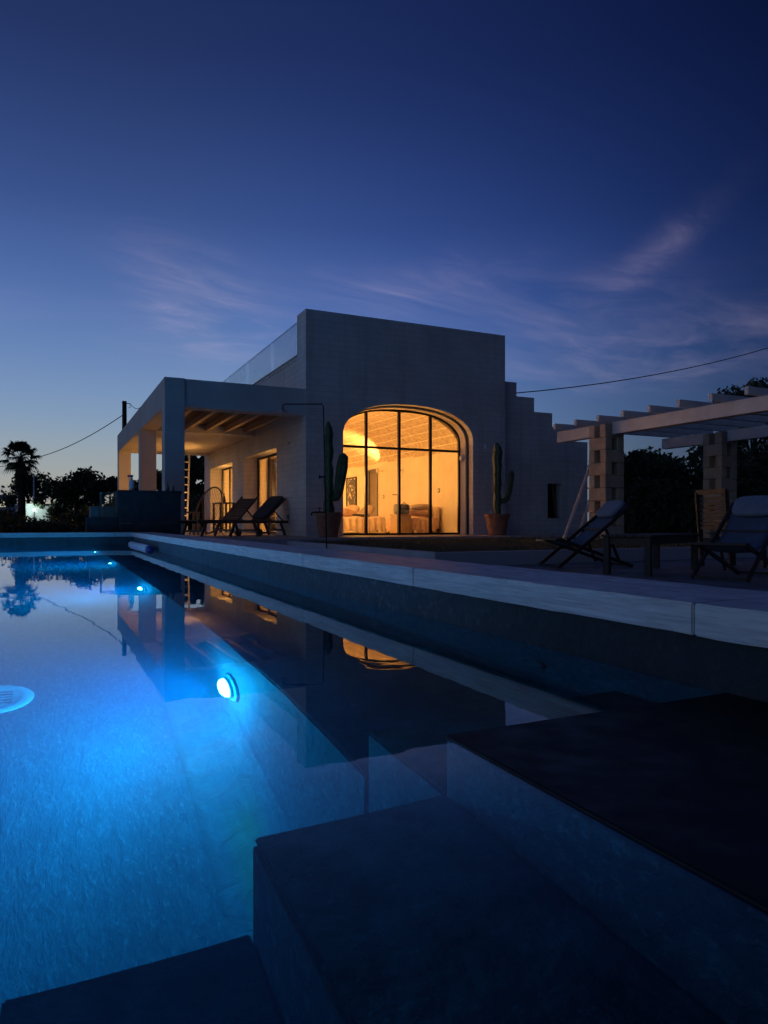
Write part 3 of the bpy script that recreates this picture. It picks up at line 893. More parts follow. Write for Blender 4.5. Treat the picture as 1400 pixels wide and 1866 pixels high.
def pillow(label, x, y, z, sx, sy, sz, rz, ry, mt, seed):
    mb = soft_box(MB(), -sx / 2, sx / 2, -sy / 2, sy / 2, -sz / 2, sz / 2, 2.6, 7, .02, seed)
    o = mb.build('pillow', mt, None, local=True, smooth=True)
    o.location = (x, y, z); o.rotation_euler = (0, ry, rz)
    tag(o, label, 'pillow', 'pillows in the vaulted room')
pillow('dark striped pillow lying on top of the sofa cushions', 9.50, 17.75, .80, .66, .55, .17, .2, -.1, M_STRIPE, 1)
pillow('plain rose pillow under the striped one on the sofa', 9.50, 17.8, .64, .76, .65, .22, -.1, .05, M_FABRIC2, 2)
pillow('striped pillow leaning at the right end of the daybed', 8.95, 20.1, .72, .5, .5, .2, .4, -.7, M_STRIPE, 3)
pillow('plump plain pillow at the left of the daybed', 8.2, 20.2, .68, .7, .5, .26, .2, .15, M_FABRIC2, 4)
pillow('pale pillow in the middle of the daybed', 8.6, 20.5, .74, .55, .5, .22, .9, -.5, M_FABRIC, 6)
pillow('small dark cushion lying on the daybed throw', 8.45, 19.6, .575, .42, .3, .09, .1, .05, M_DARKFAB, 5)
# storage box + bag
t = thing('wooden_cube_table', 'plain wooden cube table standing between sofa and daybed', 'table', (8.79, 17.45, PZ))
MB().box(8.57, 9.01, 17.25, 17.66, PZ, PZ + .52).build('body', M_PINE, t, bevel=.006)
MB().box(8.555, 9.025, 17.235, 17.675, PZ + .521, PZ + .545).build('top', M_PINE, t, bevel=.004)
t = thing('travel_bag', 'grey blue soft bag leaning upright on the cube table', 'bag', (8.84, 17.5, PZ + .546), R(12))
soft_box(MB(), -.24, .24, -.09, .09, 0, .29, 6, 8, .01, 4).build('body', M_GREYBAG, t, local=True, smooth=True)
MB().tube([(-.12, -.1, .12), (-.11, -.12, .26), (0, -.12, .33), (.11, -.12, .26), (.12, -.1, .12)], .012, 8).build('handle', M_DARKFAB, t, local=True, smooth=True)
MB().box(-.2, .2, -.102, -.088, .14, .17).build('strap', M_DARKFAB, t, local=True)
# armchair at the left edge of the window
t = thing('armchair', 'small draped armchair at the left edge of the arched window', 'chair', (7.0, 18.6, PZ), R(-20))
for sx in (-.26, .26):
    for sy in (-.26, .26):
        MB().bar((sx, sy, 0), (sx * .9, sy * .9, .2), .04, .04).build('leg', M_DARKMETAL, t, local=True)
soft_box(MB(), -.36, .36, -.36, .36, .18, .42, 6, 8, .01, 2).build('seat', M_FABRIC, t, local=True, smooth=True)
soft_box(MB(), -.36, .36, .24, .42, .36, .74, 5, 8, .01, 7).build('backrest', M_FABRIC, t, local=True, smooth=True)
# picture
t = thing('framed_picture', 'tall framed dark drawing with pale lines on the vaulted room wall', 'picture', (10.10, 24.1, 1.0))
fr = MB(); ya, yb, za, zb = 23.62, 24.55, .92, 2.02
for q in ((ya, ya + .05, za, zb), (yb - .05, yb, za, zb), (ya + .05, yb - .05, za, za + .05), (ya + .05, yb - .05, zb - .05, zb)):
    fr.box(10.075, 10.117, q[0], q[1], q[2], q[3])
fr.build('frame', M_DARKMETAL, t)
MB().box(10.09, 10.116, ya + .05, yb - .05, za + .05, zb - .05).build('drawing', M_ART, t)
def wall_plate(name, label, y, z, s=.08):
    t = thing(name, label, 'switch', (10.115, y, z), 0, 'wall plates in the vaulted room')
    MB().box(-.012, .004, -s / 2, s / 2, -s / 2, s / 2).build('plate', M_GREY, t, local=True, bevel=.004)
    MB().box(-.018, -.0125, -s / 4, s / 4, -s / 4, s / 4).build('rocker', M_PLASTIC, t, local=True)
wall_plate('light_switch', 'square light switch near the right end of the inside wall', 17.65, 1.28, .12)
wall_plate('wall_socket', 'square wall socket low on the inside wall right of the sofa', 17.65, .52, .12)
wall_plate('light_switch', 'light switch beside the grey doorway', 21.35, 1.22, .11)
t = thing('thermostat', 'small white control box high on the inside wall', 'control box', (10.115, 20.0, 2.0))
MB().box(-.035, .004, -.09, .09, -.07, .07).build('case', M_PLASTIC, t, local=True, bevel=.008)
MB().box(-.038, -.0355, -.05, .05, -.02, .04).build('display', M_GREY, t, local=True)
# curtain at the nearer veranda door
def fncur(u, v): return (6.12 + .035 * math.sin(u * 34), 20.4 + 1.1 * u, PZ + .02 + 2.25 * v)
tag(MB().grid(fncur, 70, 4).build('curtain', M_FABRIC, smooth=True, thick=.006, loc=(6.1, 20.9, PZ)), 'cream curtain hanging inside the nearer veranda door', 'curtain')

# ================================================================== POOL FITTINGS
L_COL = (.015, .40, 1.0)
LENS = emit_mat('pool_lens', (.50, .95, 1.0), 1.0)
def pool_light(label, x, y, side, energy, group='underwater lights in the bench face'):
    """side -1 looks toward -x, +1 toward +x"""
    t = thing('pool_light', label, 'pool light', (x, y, -1.0), 0 if side < 0 else PI, group)
    MB().lathe([(.001, -.001), (.105, -.001), (.107, -.010), (.088, -.016), (.001, -.018)], 60, axis='x', rfun=lambda a: 1 + .04 * math.cos(10 * a)).build('flange', M_PLASTIC, t, local=True, smooth=True)
    MB().lathe([(.001, -.018), (.080, -.018), (.078, -.026), (.074, -.028), (.001, -.028)], 32, axis='x').build('housing', M_PLASTIC, t, local=True)
    MB().lathe([(.001, -.0285), (.072, -.0285), (.066, -.040), (.045, -.050), (.001, -.055)], 32, axis='x').build('lens', LENS, t, local=True, smooth=True)
    L = point_light('lamp', (x + side * .085, y, -1.0), energy, L_COL, .03, None, 'SPOT', mis=False, spot_size=R(150), spot_blend=1.)
    L.parent = t; L.location = (-.085, 0, 0); L.rotation_euler = (0, R(90), 0)
    G = point_light('lamp_spill', (0, 0, 0), energy * .34, (.01, .42, 1.), .03, None, mis=False)
    G.parent = t; G.location = (-.15, 0, 0)
lab = ['underwater pool light nearest the camera, white hot lens', 'second underwater pool light along the bench', 'third underwater pool light along the bench', 'farthest underwater pool light near the far end of the pool']
for k, y in enumerate((2.67, 5.36, 8.06, 10.76)):
    pool_light(lab[k], BX, y, -1, 6.4)
for k, y in enumerate((6.8, 9.6)):
    pool_light(('underwater light in the left pool wall nearer the steps', 'underwater light in the left pool wall nearer the far end')[k], LX - .018, y, 1, 17., 'underwater lights in the left pool wall')
t = thing('floor_drain', 'round white drain set in the pool floor at left', 'drain', (-.2, 3.25, FZ))
MB().lathe([(.10, 0), (.145, 0), (.15, .006), (.145, .012), (.105, .012), (.10, .008)], 40).build('ring', M_PLASTIC, t, local=True, smooth=True)
MB().lathe([(.001, .001), (.099, .001), (.099, .006), (.001, .010)], 32).build('cover', M_PLASTIC, t, local=True)
for k in range(5):
    MB().box(-.07, .07, -.062 + .028 * k, -.05 + .028 * k, .0101, .015).build('rib', M_STEEL, t, local=True)
t = thing('wall_inlet', 'round water inlet on the right pool wall just below the surface', 'inlet', (WX + .035, 1.78, -.26))
MB().lathe([(.035, 0), (.06, 0), (.062, -.008), (.04, -.012), (.035, -.008)], 32, axis='x').build('ring', M_GREY, t, local=True, smooth=True)
MB().lathe([(.001, -.001), (.0345, -.001), (.02, -.006), (.001, -.006)], 24, axis='x').build('nozzle', M_GREY, t, local=True)
t = thing('foam_roll', 'white foam roll with blue end floating along the far pool wall', 'float', (1.25, 11.1, .005))
def rollr(k): return .052 + .002 * math.sin(k * 1.7)
MB().tube([(.0 + .01 * math.sin(k * .5), -.95 + .17 * k, .0) for k in range(15)], [rollr(k) for k in range(15)], 18).build('roll', M_ROLLW, t, local=True, smooth=True)
MB().tube([(0, -1.12, .0), (0, -1.07, .0), (0, -.951, .0)], [.042, .055, .055], 18).build('end_cap', M_ROLLB, t, local=True, smooth=True)

# ================================================================== OUTDOOR OBJECTS
# ---- cacti in pots
def cactus_limb(pts, r, parent, ribs=6):
    mb = MB(); n = ribs * 4
    P = [Vector(p) for p in pts]; prev = None; base = 0
    for k, p in enumerate(P):
        t = (P[min(k + 1, len(P) - 1)] - P[max(k - 1, 0)]).normalized()
        if prev is None: u = t.cross(Vector((.3, 1, .2))).normalized()
        else: u = (prev - t * prev.dot(t)).normalized()
        prev = u; w_ = t.cross(u)
        rr = r[k] if isinstance(r, (list, tuple)) else r
        for i in range(n):
            an = 2 * PI * i / n
            q = rr * (.80 + .26 * abs(math.cos(an * ribs / 2)) ** .7)
            mb.v.append(tuple(p + (u * math.cos(an) + w_ * math.sin(an)) * q))
    for k in range(len(P) - 1):
        for i in range(n):
            j = (i + 1) % n
            mb.f.append((k * n + i, k * n + j, (k + 1) * n + j, (k + 1) * n + i))
    mb.f.append(tuple(range(n))[::-1]); mb.f.append(tuple((len(P) - 1) * n + i for i in range(n)))
    return mb
def pot(parent, r, h):
    MB().lathe([(r * .66, 0), (r * .70, .01), (r * .93, h - .09), (r, h - .085), (r * 1.02, h), (r * .92, h), (r * .88, h - .06), (.001, h - .06)], 36).build('pot', M_TERRA, parent, local=True, smooth=False)
    MB().lathe([(.001, h - .059), (r * .87, h - .059), (r * .5, h - .045), (.001, h - .04)], 24).build('earth', M_SOIL, parent, local=True)
def column_pts(h, h0, n, dx=0., dy=0., nod=.012):
    return [(dx * (k / n) + nod * math.sin(k * 1.9), dy * k / n + nod * math.cos(k * 2.3), h0 + (h - h0) * k / n) for k in range(n + 1)]
t = thing('potted_cactus', 'tall cactus with one arm in the dark pot left of the arched window', 'cactus', (5.62, 14.72, PZ), R(-YAW * 57.3), 'potted cacti flanking the arch')
pot(t, .31, .55)
n = 16
cactus_limb(column_pts(2.56, .48, n), [.86 * (.12, .15, .13, .11, .12, .125, .125, .12, .12, .10, .12, .125, .12, .115, .11, .09, .03)[k] for k in range(n + 1)], None).build('stem', M_CACTUS, t, local=True, smooth=True)
cactus_limb([(.08, 0, .85), (.16, 0, .88), (.22, 0, 1.0), (.26, 0, 1.25), (.30, 0, 1.55), (.335, 0, 1.8), (.35, 0, 1.86)], [.06, .09, .10, .11, .125, .10, .03], None).build('arm', M_CACTUS, t, local=True, smooth=True)
t = thing('potted_cactus', 'cactus with a curved right arm in the terracotta pot right of the arch', 'cactus', (10.33, 15.05, PZ), R(-YAW * 57.3), 'potted cacti flanking the arch')
pot(t, .315, .54)
cactus_limb(column_pts(2.35, .46, n), [(.07, .08, .09, .10, .095, .085, .10, .10, .095, .10, .10, .105, .11, .12, .12, .09, .03)[k] for k in range(n + 1)], None).build('stem', M_CACTUS, t, local=True, smooth=True)
cactus_limb([(.08, 0, .86), (.17, 0, .87), (.25, 0, .94), (.30, 0, 1.08), (.33, 0, 1.3), (.36, 0, 1.55), (.365, 0, 1.65)], [.05, .065, .07, .07, .075, .08, .03], None).build('arm', M_CACTUS, t, local=True, smooth=True)
MB().bar((-.18, -.1, .47), (-.18, -.1, .62), .03, .03).build('plant_marker', M_PLASTIC, t, local=True)

# ---- outdoor shower
t = thing('outdoor_shower', 'slim black outdoor shower pole with long arm before the veranda corner', 'shower', (4.22, 11.3, -.176), -YAW)
MB().tube([(.06, 0, 0), (.0, 0, 2.52), (-.02, 0, 2.555), (-.66, 0, 2.555), (-.685, 0, 2.53), (-.685, 0, 2.47)], .0105, 10).build('pole', M_DARKMETAL, t, local=True, smooth=True)
MB().lathe([(.001, 2.475), (.02, 2.475), (.035, 2.45), (.085, 2.435), (.085, 2.42), (.001, 2.418)], 24, (-.685, 0, 0)).build('shower_head', M_STEEL, t, local=True, smooth=True)
MB().tube([(.03, 0, .72), (-.16, 0, .72), (-.20, 0, .70), (-.20, 0, .66)], .014, 8).bar((-.06, 0, .72), (-.06, 0, .79), .018, .018).bar((-.10, 0, .79), (-.02, 0, .79), .018, .014).build('tap', M_DARKMETAL, t, local=True)
MB().tube([(.02, 0, 1.32), (-.05, 0, 1.32)], .016, 8).lathe([(.001, 0), (.03, 0), (.03, .025), (.001, .025)], 12, (-.075, 0, 1.32), axis='x').build('valve', M_DARKMETAL, t, local=True)
MB().lathe([(.001, 0), (.09, 0), (.09, .012), (.001, .012)], 20, (.06, 0, 0)).build('base_plate', M_DARKMETAL, t, local=True)

# ---- pergola of block piers and white beams
per = thing('pergola', 'white beamed garden pergola on pierced stone block columns', 'pergola', (13, 11.5, 0))
bl = {}
def tufa_block(sx, sy, sz):
    k = (sx, sy, sz)
    if k not in bl:
        bm = bmesh.new(); bmesh.ops.create_cube(bm, size=1)
        for v in bm.verts: v.co = (v.co.x * sx, v.co.y * sy, v.co.z * sz)
        bmesh.ops.bevel(bm, geom=bm.edges[:], offset=.012, segments=1, affect='EDGES')
        me = bpy.data.meshes.new('block'); bm.to_mesh(me); bm.free(); me.materials.append(M_TUFA); bl[k] = me
    return bl[k]
def pier(x, y, nc, first):
    h = .286
    cap = MB().box(x - .285, x + .285, y - .285, y + .285, -.25, .0).build('column', M_TUFA, per, bevel=.01)
    c0 = off(cap)
    MB().box(x - .084, x + .084, y - .084, y + .084, .001, h * nc - .002).build('core', M_TUFA, cap)
    for k in range(nc):
        zc = .001 + h * (k + .5)
        for s in (-1, 1):
            j = random.uniform(-.006, .006)
            if (k + first) % 2: o = put('block', tufa_block(.55, .19, h - .004), cap, Vector((x + j, y + s * .18, zc)) - c0)
            else: o = put('block', tufa_block(.19, .55, h - .004), cap, Vector((x + s * .18, y + j, zc)) - c0)
            o.rotation_euler = (0, 0, random.uniform(-.012, .012))
    return cap
pier(11.52, 12.43, 9, 1)
pier(15.06, 12.30, 9, 1)
for xb_ in (11.52, 15.06):
    bx('beam', M_WHITE, per, xb_ - .10, xb_ + .10, 5.4, 12.14 if xb_ < 12 else 12.01, 2.345, 2.615, bevel=.006)
    bx('beam', M_WHITE, per, xb_ - .10, xb_ + .10, 12.72 if xb_ < 12 else 12.59, 14.05, 2.345, 2.615, bevel=.006)
for k in range(12):
    y = 13.72 - .745 * k
    bx('joist', M_WHITE, per, 11.08, 15.6, y - .04, y + .04, 2.617, 2.76, bevel=.005)

# ---- aluminium ladder against the pier
t = thing('aluminium_ladder', 'aluminium ladder leaning behind the first pergola column', 'ladder', (11.0, 13.2, -.02))
A0, A1 = Vector((11.10, 13.4, -.02)), Vector((11.86, 13.15, 2.1))
B0, B1 = Vector((11.54, 13.45, -.02)), Vector((12.26, 13.2, 2.1))
for a, b in ((A0, A1), (B0, B1)):
    MB().bar(a, b, .045, .06).build('rail', M_ALU, t)
for k in range(1, 7):
    q = k / 7
    MB().bar(A0.lerp(A1, q), B0.lerp(B1, q), .03, .03).build('rung', M_ALU, t)

# ---- deck chairs
def deck_chair(label, loc, rz):
    t = thing('deck_chair', label, 'deck chair', loc, rz, 'folding deck chairs by the pool')
    W = .29
    for s in (-1, 1):
        MB().bar((-.62, s * W, .86), (.44, s * W, .02), .025, .045).build('long_rail', M_TEAK, t, local=True)
        MB().bar((.40, s * (W - .035), .40), (-.68, s * (W - .035), .02), .022, .045).build('cross_rail', M_TEAK, t, local=True)
        MB().bar((-.24, s * (W + .03), .54), (-.46, s * (W + .03), .06), .02, .035).build('prop', M_TEAK, t, local=True)
    for nm, x_, z_, wd, hg, ex_ in (('top_bar', -.62, .86, .035, .035, 0), ('foot_bar', .43, .03, .03, .03, 0), ('front_bar', .40, .40, .05, .03, 0), ('rear_bar', -.66, .03, .03, .03, 0), ('prop_bar', -.24, .54, .02, .02, .03), ('front_slat', .46, .40, .05, .02, 0)):
        MB().bar((x_, -W - ex_, z_), (x_, W + ex_, z_), wd, hg).build(nm, M_TEAK, t, local=True)
    prof = [(-.62, .885), (-.50, .765), (-.36, .63), (-.2, .48), (-.02, .355), (.12, .315), (.26, .345), (.40, .42)]
    def sl_(u, v):
        f = u * (len(prof) - 1); i = min(int(f), len(prof) - 2); q = f - i
        x = prof[i][0] * (1 - q) + prof[i + 1][0] * q; z = prof[i][1] * (1 - q) + prof[i + 1][1] * q
        return (x, (v - .5) * .5, z - .02 * math.sin(PI * v))
    MB().grid(sl_, 24, 6).build('sling', M_SLING, t, local=True, smooth=True, thick=.006)
    pl = soft_box(MB(), -.16, .16, -.24, .24, -.045, .045, 4, 7, .01, 3).build('pillow', M_PILLOW, t, local=True, smooth=True)
    pl.location = (-.50, 0, .83); pl.rotation_euler = (0, R(44), 0)
    t.scale = (.88, .88, .86)
    return t
deck_chair('deck chair with pale headrest before the block column', (5.85, 6.80, -.173), R(168))
deck_chair('larger looking deck chair at the right edge of the picture', (6.05, 4.75, -.173), R(196))
# ---- low wooden table
t = thing('low_table', 'low dark wooden table between the two deck chairs', 'table', (6.02, 5.78, -.173), R(22))
for k in range(6):
    MB().box(-.72, .72, -.27 + .09 * k, -.27 + .09 * k + .082, .395, .42).build('slat', M_TEAK, t, local=True, bevel=.003)
for sx in (-.66, .66):
    for sy in (-.22, .22):
        MB().box(sx - .03, sx + .03, sy - .03, sy + .03, 0, .394).build('leg', M_TEAK, t, local=True)
for sy in (-.22, .22):
    MB().box(-.63, .63, sy - .012, sy + .012, .32, .393).build('apron', M_TEAK, t, local=True)
for sx in (-.66, .66):
    MB().box(sx - .012, sx + .012, -.19, .19, .32, .393).build('apron', M_TEAK, t, local=True)
# ---- wooden garden armchairs, stacked folding chairs
def garden_chair(label, loc, rz, rest=True):
    t = thing('garden_chair', label, 'chair', loc, rz, 'slatted wooden garden chairs')
    for s in (-1, 1):
        MB().bar((-.22, s * .26, 0), (-.30, s * .26, .92), .03, .05).build('rear_leg', M_TEAK, t, local=True)
        MB().bar((.24, s * .26, 0), (.22, s * .26, .64), .03, .05).build('front_leg', M_TEAK, t, local=True)
        MB().bar((-.27, s * .26, .65), (.28, s * .26, .66), .055, .025).build('armrest', M_TEAK, t, local=True)
    for k in range(6):
        x = -.2 + .085 * k
        MB().box(x, x + .07, -.25, .25, .40, .42).build('seat_slat', M_TEAK, t, local=True)
    for k in range(7):
        z = .48 + .06 * k
        MB().bar((-.262 - .02 * k / 7, -.24, z), (-.262 - .02 * k / 7, .24, z), .02, .045).build('back_slat', M_TEAK, t, local=True)
    MB().bar((-.30, -.27, .92), (-.30, .27, .92), .03, .06).build('top_rail', M_TEAK, t, local=True)
    return t
garden_chair('slatted garden chair with its back turned, beside the end of the low table', (7.62, 6.05, -.173), R(-12))
garden_chair('slatted garden chair behind the right deck chair', (8.0, 5.2, -.173), R(15))
def jug(label, x, y, z, s, mt):
    tag(MB().lathe([(.001, 0), (.05 * s, 0), (.06 * s, .08 * s), (.045 * s, .2 * s), (.02 * s, .26 * s), (.02 * s, .34 * s), (.001, .34 * s)], 16, (0, 0, 0)).build('bottle', mt, None, local=True, smooth=True), label, 'bottle').location = (x, y, z)

# ---- veranda furniture
def lounger(label, loc, rz, cushion, back):
    t = thing('sun_lounger', label, 'sun lounger', loc, rz, 'wooden loungers at the veranda')
    for s in (-1, 1):
        MB().bar((-.95, s * .32, .34), (.95, s * .32, .34), .035, .07).build('side_rail', M_TEAK2, t, local=True)
        MB().bar((-.72, s * .32, .32), (-.86, s * .32, 0), .035, .06).build('leg', M_TEAK2, t, local=True)
        MB().bar((.66, s * .32, .32), (.80, s * .32, 0), .035, .06).build('leg', M_TEAK2, t, local=True)
        MB().bar((.25 + .30, s * .22, .60), (.84, s * .22, .34), .02, .03).build('back_prop', M_TEAK2, t, local=True)
    MB().bar((-.80, -.32, .14), (-.80, .32, .14), .03, .05).bar((.74, -.32, .14), (.74, .32, .14), .03, .05).build('stretcher', M_TEAK2, t, local=True)
    for k in range(11):
        x = -.93 + .105 * k
        MB().box(x, x + .08, -.30, .30, .365, .383).build('seat_slat', M_TEAK2, t, local=True)
    L = back
    ang = R(42)
    for k in range(8):
        q = .04 + .095 * k
        MB().bar((.22 + q * math.cos(ang), -.29, .38 + q * math.sin(ang)), (.22 + q * math.cos(ang), .29, .38 + q * math.sin(ang)), .018, .07, up=(math.cos(ang), 0, math.sin(ang))).build('back_slat', M_TEAK2, t, local=True)
    for s in (-1, 1):
        MB().bar((.22, s * .27, .37), (.22 + .84 * math.cos(ang), s * .27, .37 + .84 * math.sin(ang)), .03, .04).build('back_rail', M_TEAK2, t, local=True)
    if cushion:
        c = soft_box(MB(), 0, .84, -.29, .29, -.035, .035, 8, 6, .004, 2).build('back_cushion', M_DARKFAB, t, local=True, smooth=True)
        c.location = (.20, 0, .425); c.rotation_euler = (0, -ang, 0)
    else:
        for s in (-1, 1):
            MB().lathe([(.001, -.02), (.09, -.02), (.09, .02), (.001, .02)], 16, (0, 0, 0)).build('wheel', M_TEAK2, t, local=True).location = (.80, s * .36, .09)
            t.children[-1].rotation_euler = (PI / 2, 0, 0)
lounger('slatted wooden lounger with bare raised back, left of the pair', (3.55, 16.0, PZ), R(28), False, 1)
lounger('dark cushioned wooden lounger before the sliding door, right of the pair', (4.55, 17.25, PZ), R(22), True, 1)
# hoop chair with a string seat
t = thing('hoop_chair', 'round hoop lounge chair with strung back on the veranda', 'chair', (4.0, 19.3, PZ), R(-60))
hoop = [(.48 * math.cos(a), -.12 + .22 * (math.sin(a) > 0) * math.sin(a), .66 + .62 * math.sin(a)) for a in [2 * PI * k / 36 for k in range(37)]]
MB().tube(hoop, .022, 8, cap=False).build('hoop', M_TEAK2, t, local=True, smooth=True)
for k in range(13):
    x = -.42 + .07 * k; zt = .66 + .60 * math.sqrt(max(0, 1 - (x / .48) ** 2))
    MB().tube([(x, .08 * (zt - .66), zt), (x * .5, -.12, .36)], .006, 5).build('cord', M_TEAK2, t, local=True)
soft_box(MB(), -.36, .36, -.52, .0, .30, .40, 4, 7, .01, 4).build('seat', M_DARKFAB, t, local=True, smooth=True)
for sx in (-1, 1):
    MB().bar((sx * .2, -.1, .32), (sx * .32, .12, 0), .03, .03).bar((sx * .2, -.35, .32), (sx * .32, -.5, 0), .03, .03).build('leg_pair', M_TEAK2, t, local=True)
def small_table(label, loc, sx, sy, h, mt, rz=0.):
    t = thing('side_table', label, 'table', loc, rz)
    MB().box(-sx / 2, sx / 2, -sy / 2, sy / 2, h - .035, h).build('table_top', mt, t, local=True, bevel=.004)
    for a in (-1, 1):
        for b in (-1, 1):
            MB().box(a * (sx / 2 - .05) - .03, a * (sx / 2 - .05) + .03, b * (sy / 2 - .05) - .03, b * (sy / 2 - .05) + .03, 0, h - .036).build('leg', mt, t, local=True)
small_table('light wooden table beside the foremost veranda column', (3.05, 18.6, PZ), .9, .7, .60, M_PINE)
small_table('tall wooden sideboard table behind the hoop chair', (5.05, 22.6, PZ), .5, 1.1, .95, M_TEAK)
jug('small bottle on the tall table between the sliding doors', 5.05, 22.5, PZ + .951, .9, M_BOTTLE)
jug('white jar on the light wooden veranda table', 3.1, 18.45, PZ + .601, .45, M_PLASTIC)
t = thing('wooden_ladder', 'tall pale ladder standing at the dark far end of the veranda', 'ladder', (4.1, 26.4, PZ))
P0, P1 = Vector((3.95, 26.3, PZ)), Vector((4.12, 26.9, 2.88)); Q0, Q1 = Vector((4.75, 26.3, PZ)), Vector((4.95, 26.9, 2.88))
Q0 = Vector((4.55, 26.3, PZ)); Q1 = Vector((4.75, 26.9, 2.88))
for a, b in ((P0, P1), (Q0, Q1)): MB().bar(a, b, .05, .06).build('rail', M_ALU, t)
for k in range(1, 10):
    MB().bar(P0.lerp(P1, k / 10), Q0.lerp(Q1, k / 10), .04, .04).build('rung', M_ALU, t)
# barbecue counter at the far end of the pool
t = thing('barbecue_counter', 'dark masonry barbecue counter beyond the far end of the pool', 'counter', (1.7, 13.95, -.2))
for r_ in range(6):
    z0 = -.2 + .185 * r_
    for k in range(3):
        o_ = .19 if r_ % 2 else 0
        xa = max(1.16, 1.16 + .38 * k - o_ + .0015); xb_ = min(2.26, 1.16 + .38 * (k + 1) - o_ - .0015)
        if k == 2: xb_ = 2.26
        if xb_ - xa > .03: MB().box(xa, xb_, 13.7, 14.2, z0, z0 + .183).build('block', M_BLOCKDARK, t, bevel=.004)
MB().box(1.14, 2.28, 13.68, 14.22, .91, .96).build('counter_top', M_BLOCKDARK, t, bevel=.006)
t = thing('spray_bottle', 'spray bottle standing on the barbecue counter', 'bottle', (1.40, 13.9, .961))
MB().lathe([(.001, 0), (.045, 0), (.05, .03), (.05, .16), (.02, .22), (.015, .25), (.001, .25)], 18).build('bottle', M_PLASTIC, t, local=True, smooth=True)
MB().box(-.07, .03, -.015, .015, .251, .29).box(-.05, -.038, -.008, .008, .20, .25).build('spray_head', M_ROLLB, t, local=True)
for k, (x, s) in enumerate(((2.05, .5), (2.15, .4))):
    jug(('short dark jar at the right end of the barbecue counter', 'smaller dark jar at the right end of the barbecue counter')[k], x, 13.9, .961, s, M_BOTTLE)
tag(bx('low_wall', M_BLOCKDARK, None, .62, 1.139, 13.75, 14.05, -.2, .46, bevel=.006), 'low grey masonry wall left of the barbecue counter', 'wall')
t = thing('glass_cabinet', 'glass sided cabinet standing on the low wall left of the counter', 'cabinet', (1.0, 13.92, .461))
for sx in (-.13, .13):
    for sy in (-.10, .10): MB().box(sx - .01, sx + .01, sy - .01, sy + .01, 0, .44).build('post', M_GREY, t, local=True)
MB().box(-.119, .119, -.104, -.100, .02, .42).build('pane', M_GLASS, t, local=True)
MB().box(-.134, -.130, -.089, .089, .02, .42).build('pane', M_GLASS, t, local=True)
MB().box(-.14, .14, -.11, .11, .441, .455).build('lid', M_GREY, t, local=True)
MB().box(-.1, .1, -.08, .08, .001, .2).build('contents', M_GREY, t, local=True)
tag(bx('storage_box', M_GREY, None, .68, .84, 13.8, 14.0, .461, .66, bevel=.006), 'small pale plastic box on the low wall', 'box')
for k, (x, y) in enumerate(((1.9, 13.56),)):
    t = thing('flower_pot', 'small grey pot on the ground before the barbecue counter', 'pot', (x, y, -.2))
    MB().lathe([(.05, .0), (.08, .30), (.075, .34), (.06, .34), (.055, .28), (.001, .28)], 18).build('pot', M_GREY, t, local=True)
    MB().lathe([(.001, .281), (.05, .281), (.02, .30), (.001, .30)], 12).build('earth', M_SOIL, t, local=True)

# ================================================================== BEYOND THE GARDEN
def leaf_cloud(mb, clumps, n, size, rnd, squash=.8):
    tot = sum(c[3] ** 2 for c in clumps)
    for (cx_, cy_, cz_, r) in clumps:
        k = int(n * r * r / tot)
        for _ in range(k):
            while True:
                v = Vector((rnd.uniform(-1, 1), rnd.uniform(-1, 1), rnd.uniform(-1, 1)))
                if .25 < v.length < 1: break
            v *= (.55 + .55 * rnd.random()) if rnd.random() < .8 else 1.12
            p = Vector((cx_ + v.x * r, cy_ + v.y * r, cz_ + v.z * r * squash))
            a = Vector((rnd.gauss(0, 1), rnd.gauss(0, 1), rnd.gauss(0, 1))).normalized()
            b = a.cross(Vector((rnd.gauss(0, 1), rnd.gauss(0, 1), rnd.gauss(0, 1)))).normalized()
            s1 = size * rnd.uniform(.6, 1.4); s2 = s1 * .5
            mb.add([p - a * s1, p + b * s2, p + a * s1, p - b * s2], [(0, 1, 2, 3)])
def tree(label, px, d, height, width, n=3000, leaf=.14, mt=M_LEAF, seed=1, shape='round', name='tree', group='trees beyond the garden', base=GZ, low=.0):
    x, y = spot(px, d)
    rnd = random.Random(seed)
    t = thing(name, label, 'tree', (x, y, base), 0, group)
    hgt = height - base
    tr = MB()
    top = hgt * .6
    tr.tube([(0, 0, 0), (rnd.uniform(-.1, .1), rnd.uniform(-.1, .1), top * .5), (rnd.uniform(-.2, .2), rnd.uniform(-.2, .2), top)], [.035 * hgt + .03, .026 * hgt + .02, .012 * hgt], 8)
    clumps = []
    k = 11 if shape == 'round' else 9
    for i in range(k):
        a = rnd.uniform(0, 2 * PI); q = rnd.random() ** .6
        if shape == 'cone':
            zz = hgt * (.12 + .84 * i / (k - 1)); rr = width * .5 * (1.05 - .9 * i / (k - 1))
            clumps.append((math.cos(a) * rr * .25, math.sin(a) * rr * .25, zz, max(.12 * width, rr * .75)))
        else:
            r = width * rnd.uniform(.17, .27)
            zz = hgt * rnd.uniform(.30 + low, .92) ; zz = min(zz, hgt - r * .75)
            spread = width * .36 * math.sqrt(max(.1, 1 - (zz / hgt - .5) ** 2 * 1.9))
            cxx, cyy = math.cos(a) * spread * q * 1.2, math.sin(a) * spread * q * 1.2
            clumps.append((cxx, cyy, zz, r))
            tr.tube([(0, 0, top * rnd.uniform(.5, .95)), (cxx * .5, cyy * .5, zz * .75), (cxx, cyy, zz)], [.012 * hgt, .008 * hgt, .003 * hgt], 5)
    tr.build('trunk', M_BARK, t, local=True, smooth=True)
    cr = MB(); leaf_cloud(cr, clumps, n, leaf, rnd)
    cr.build('crown', mt, t, local=True)
    return t
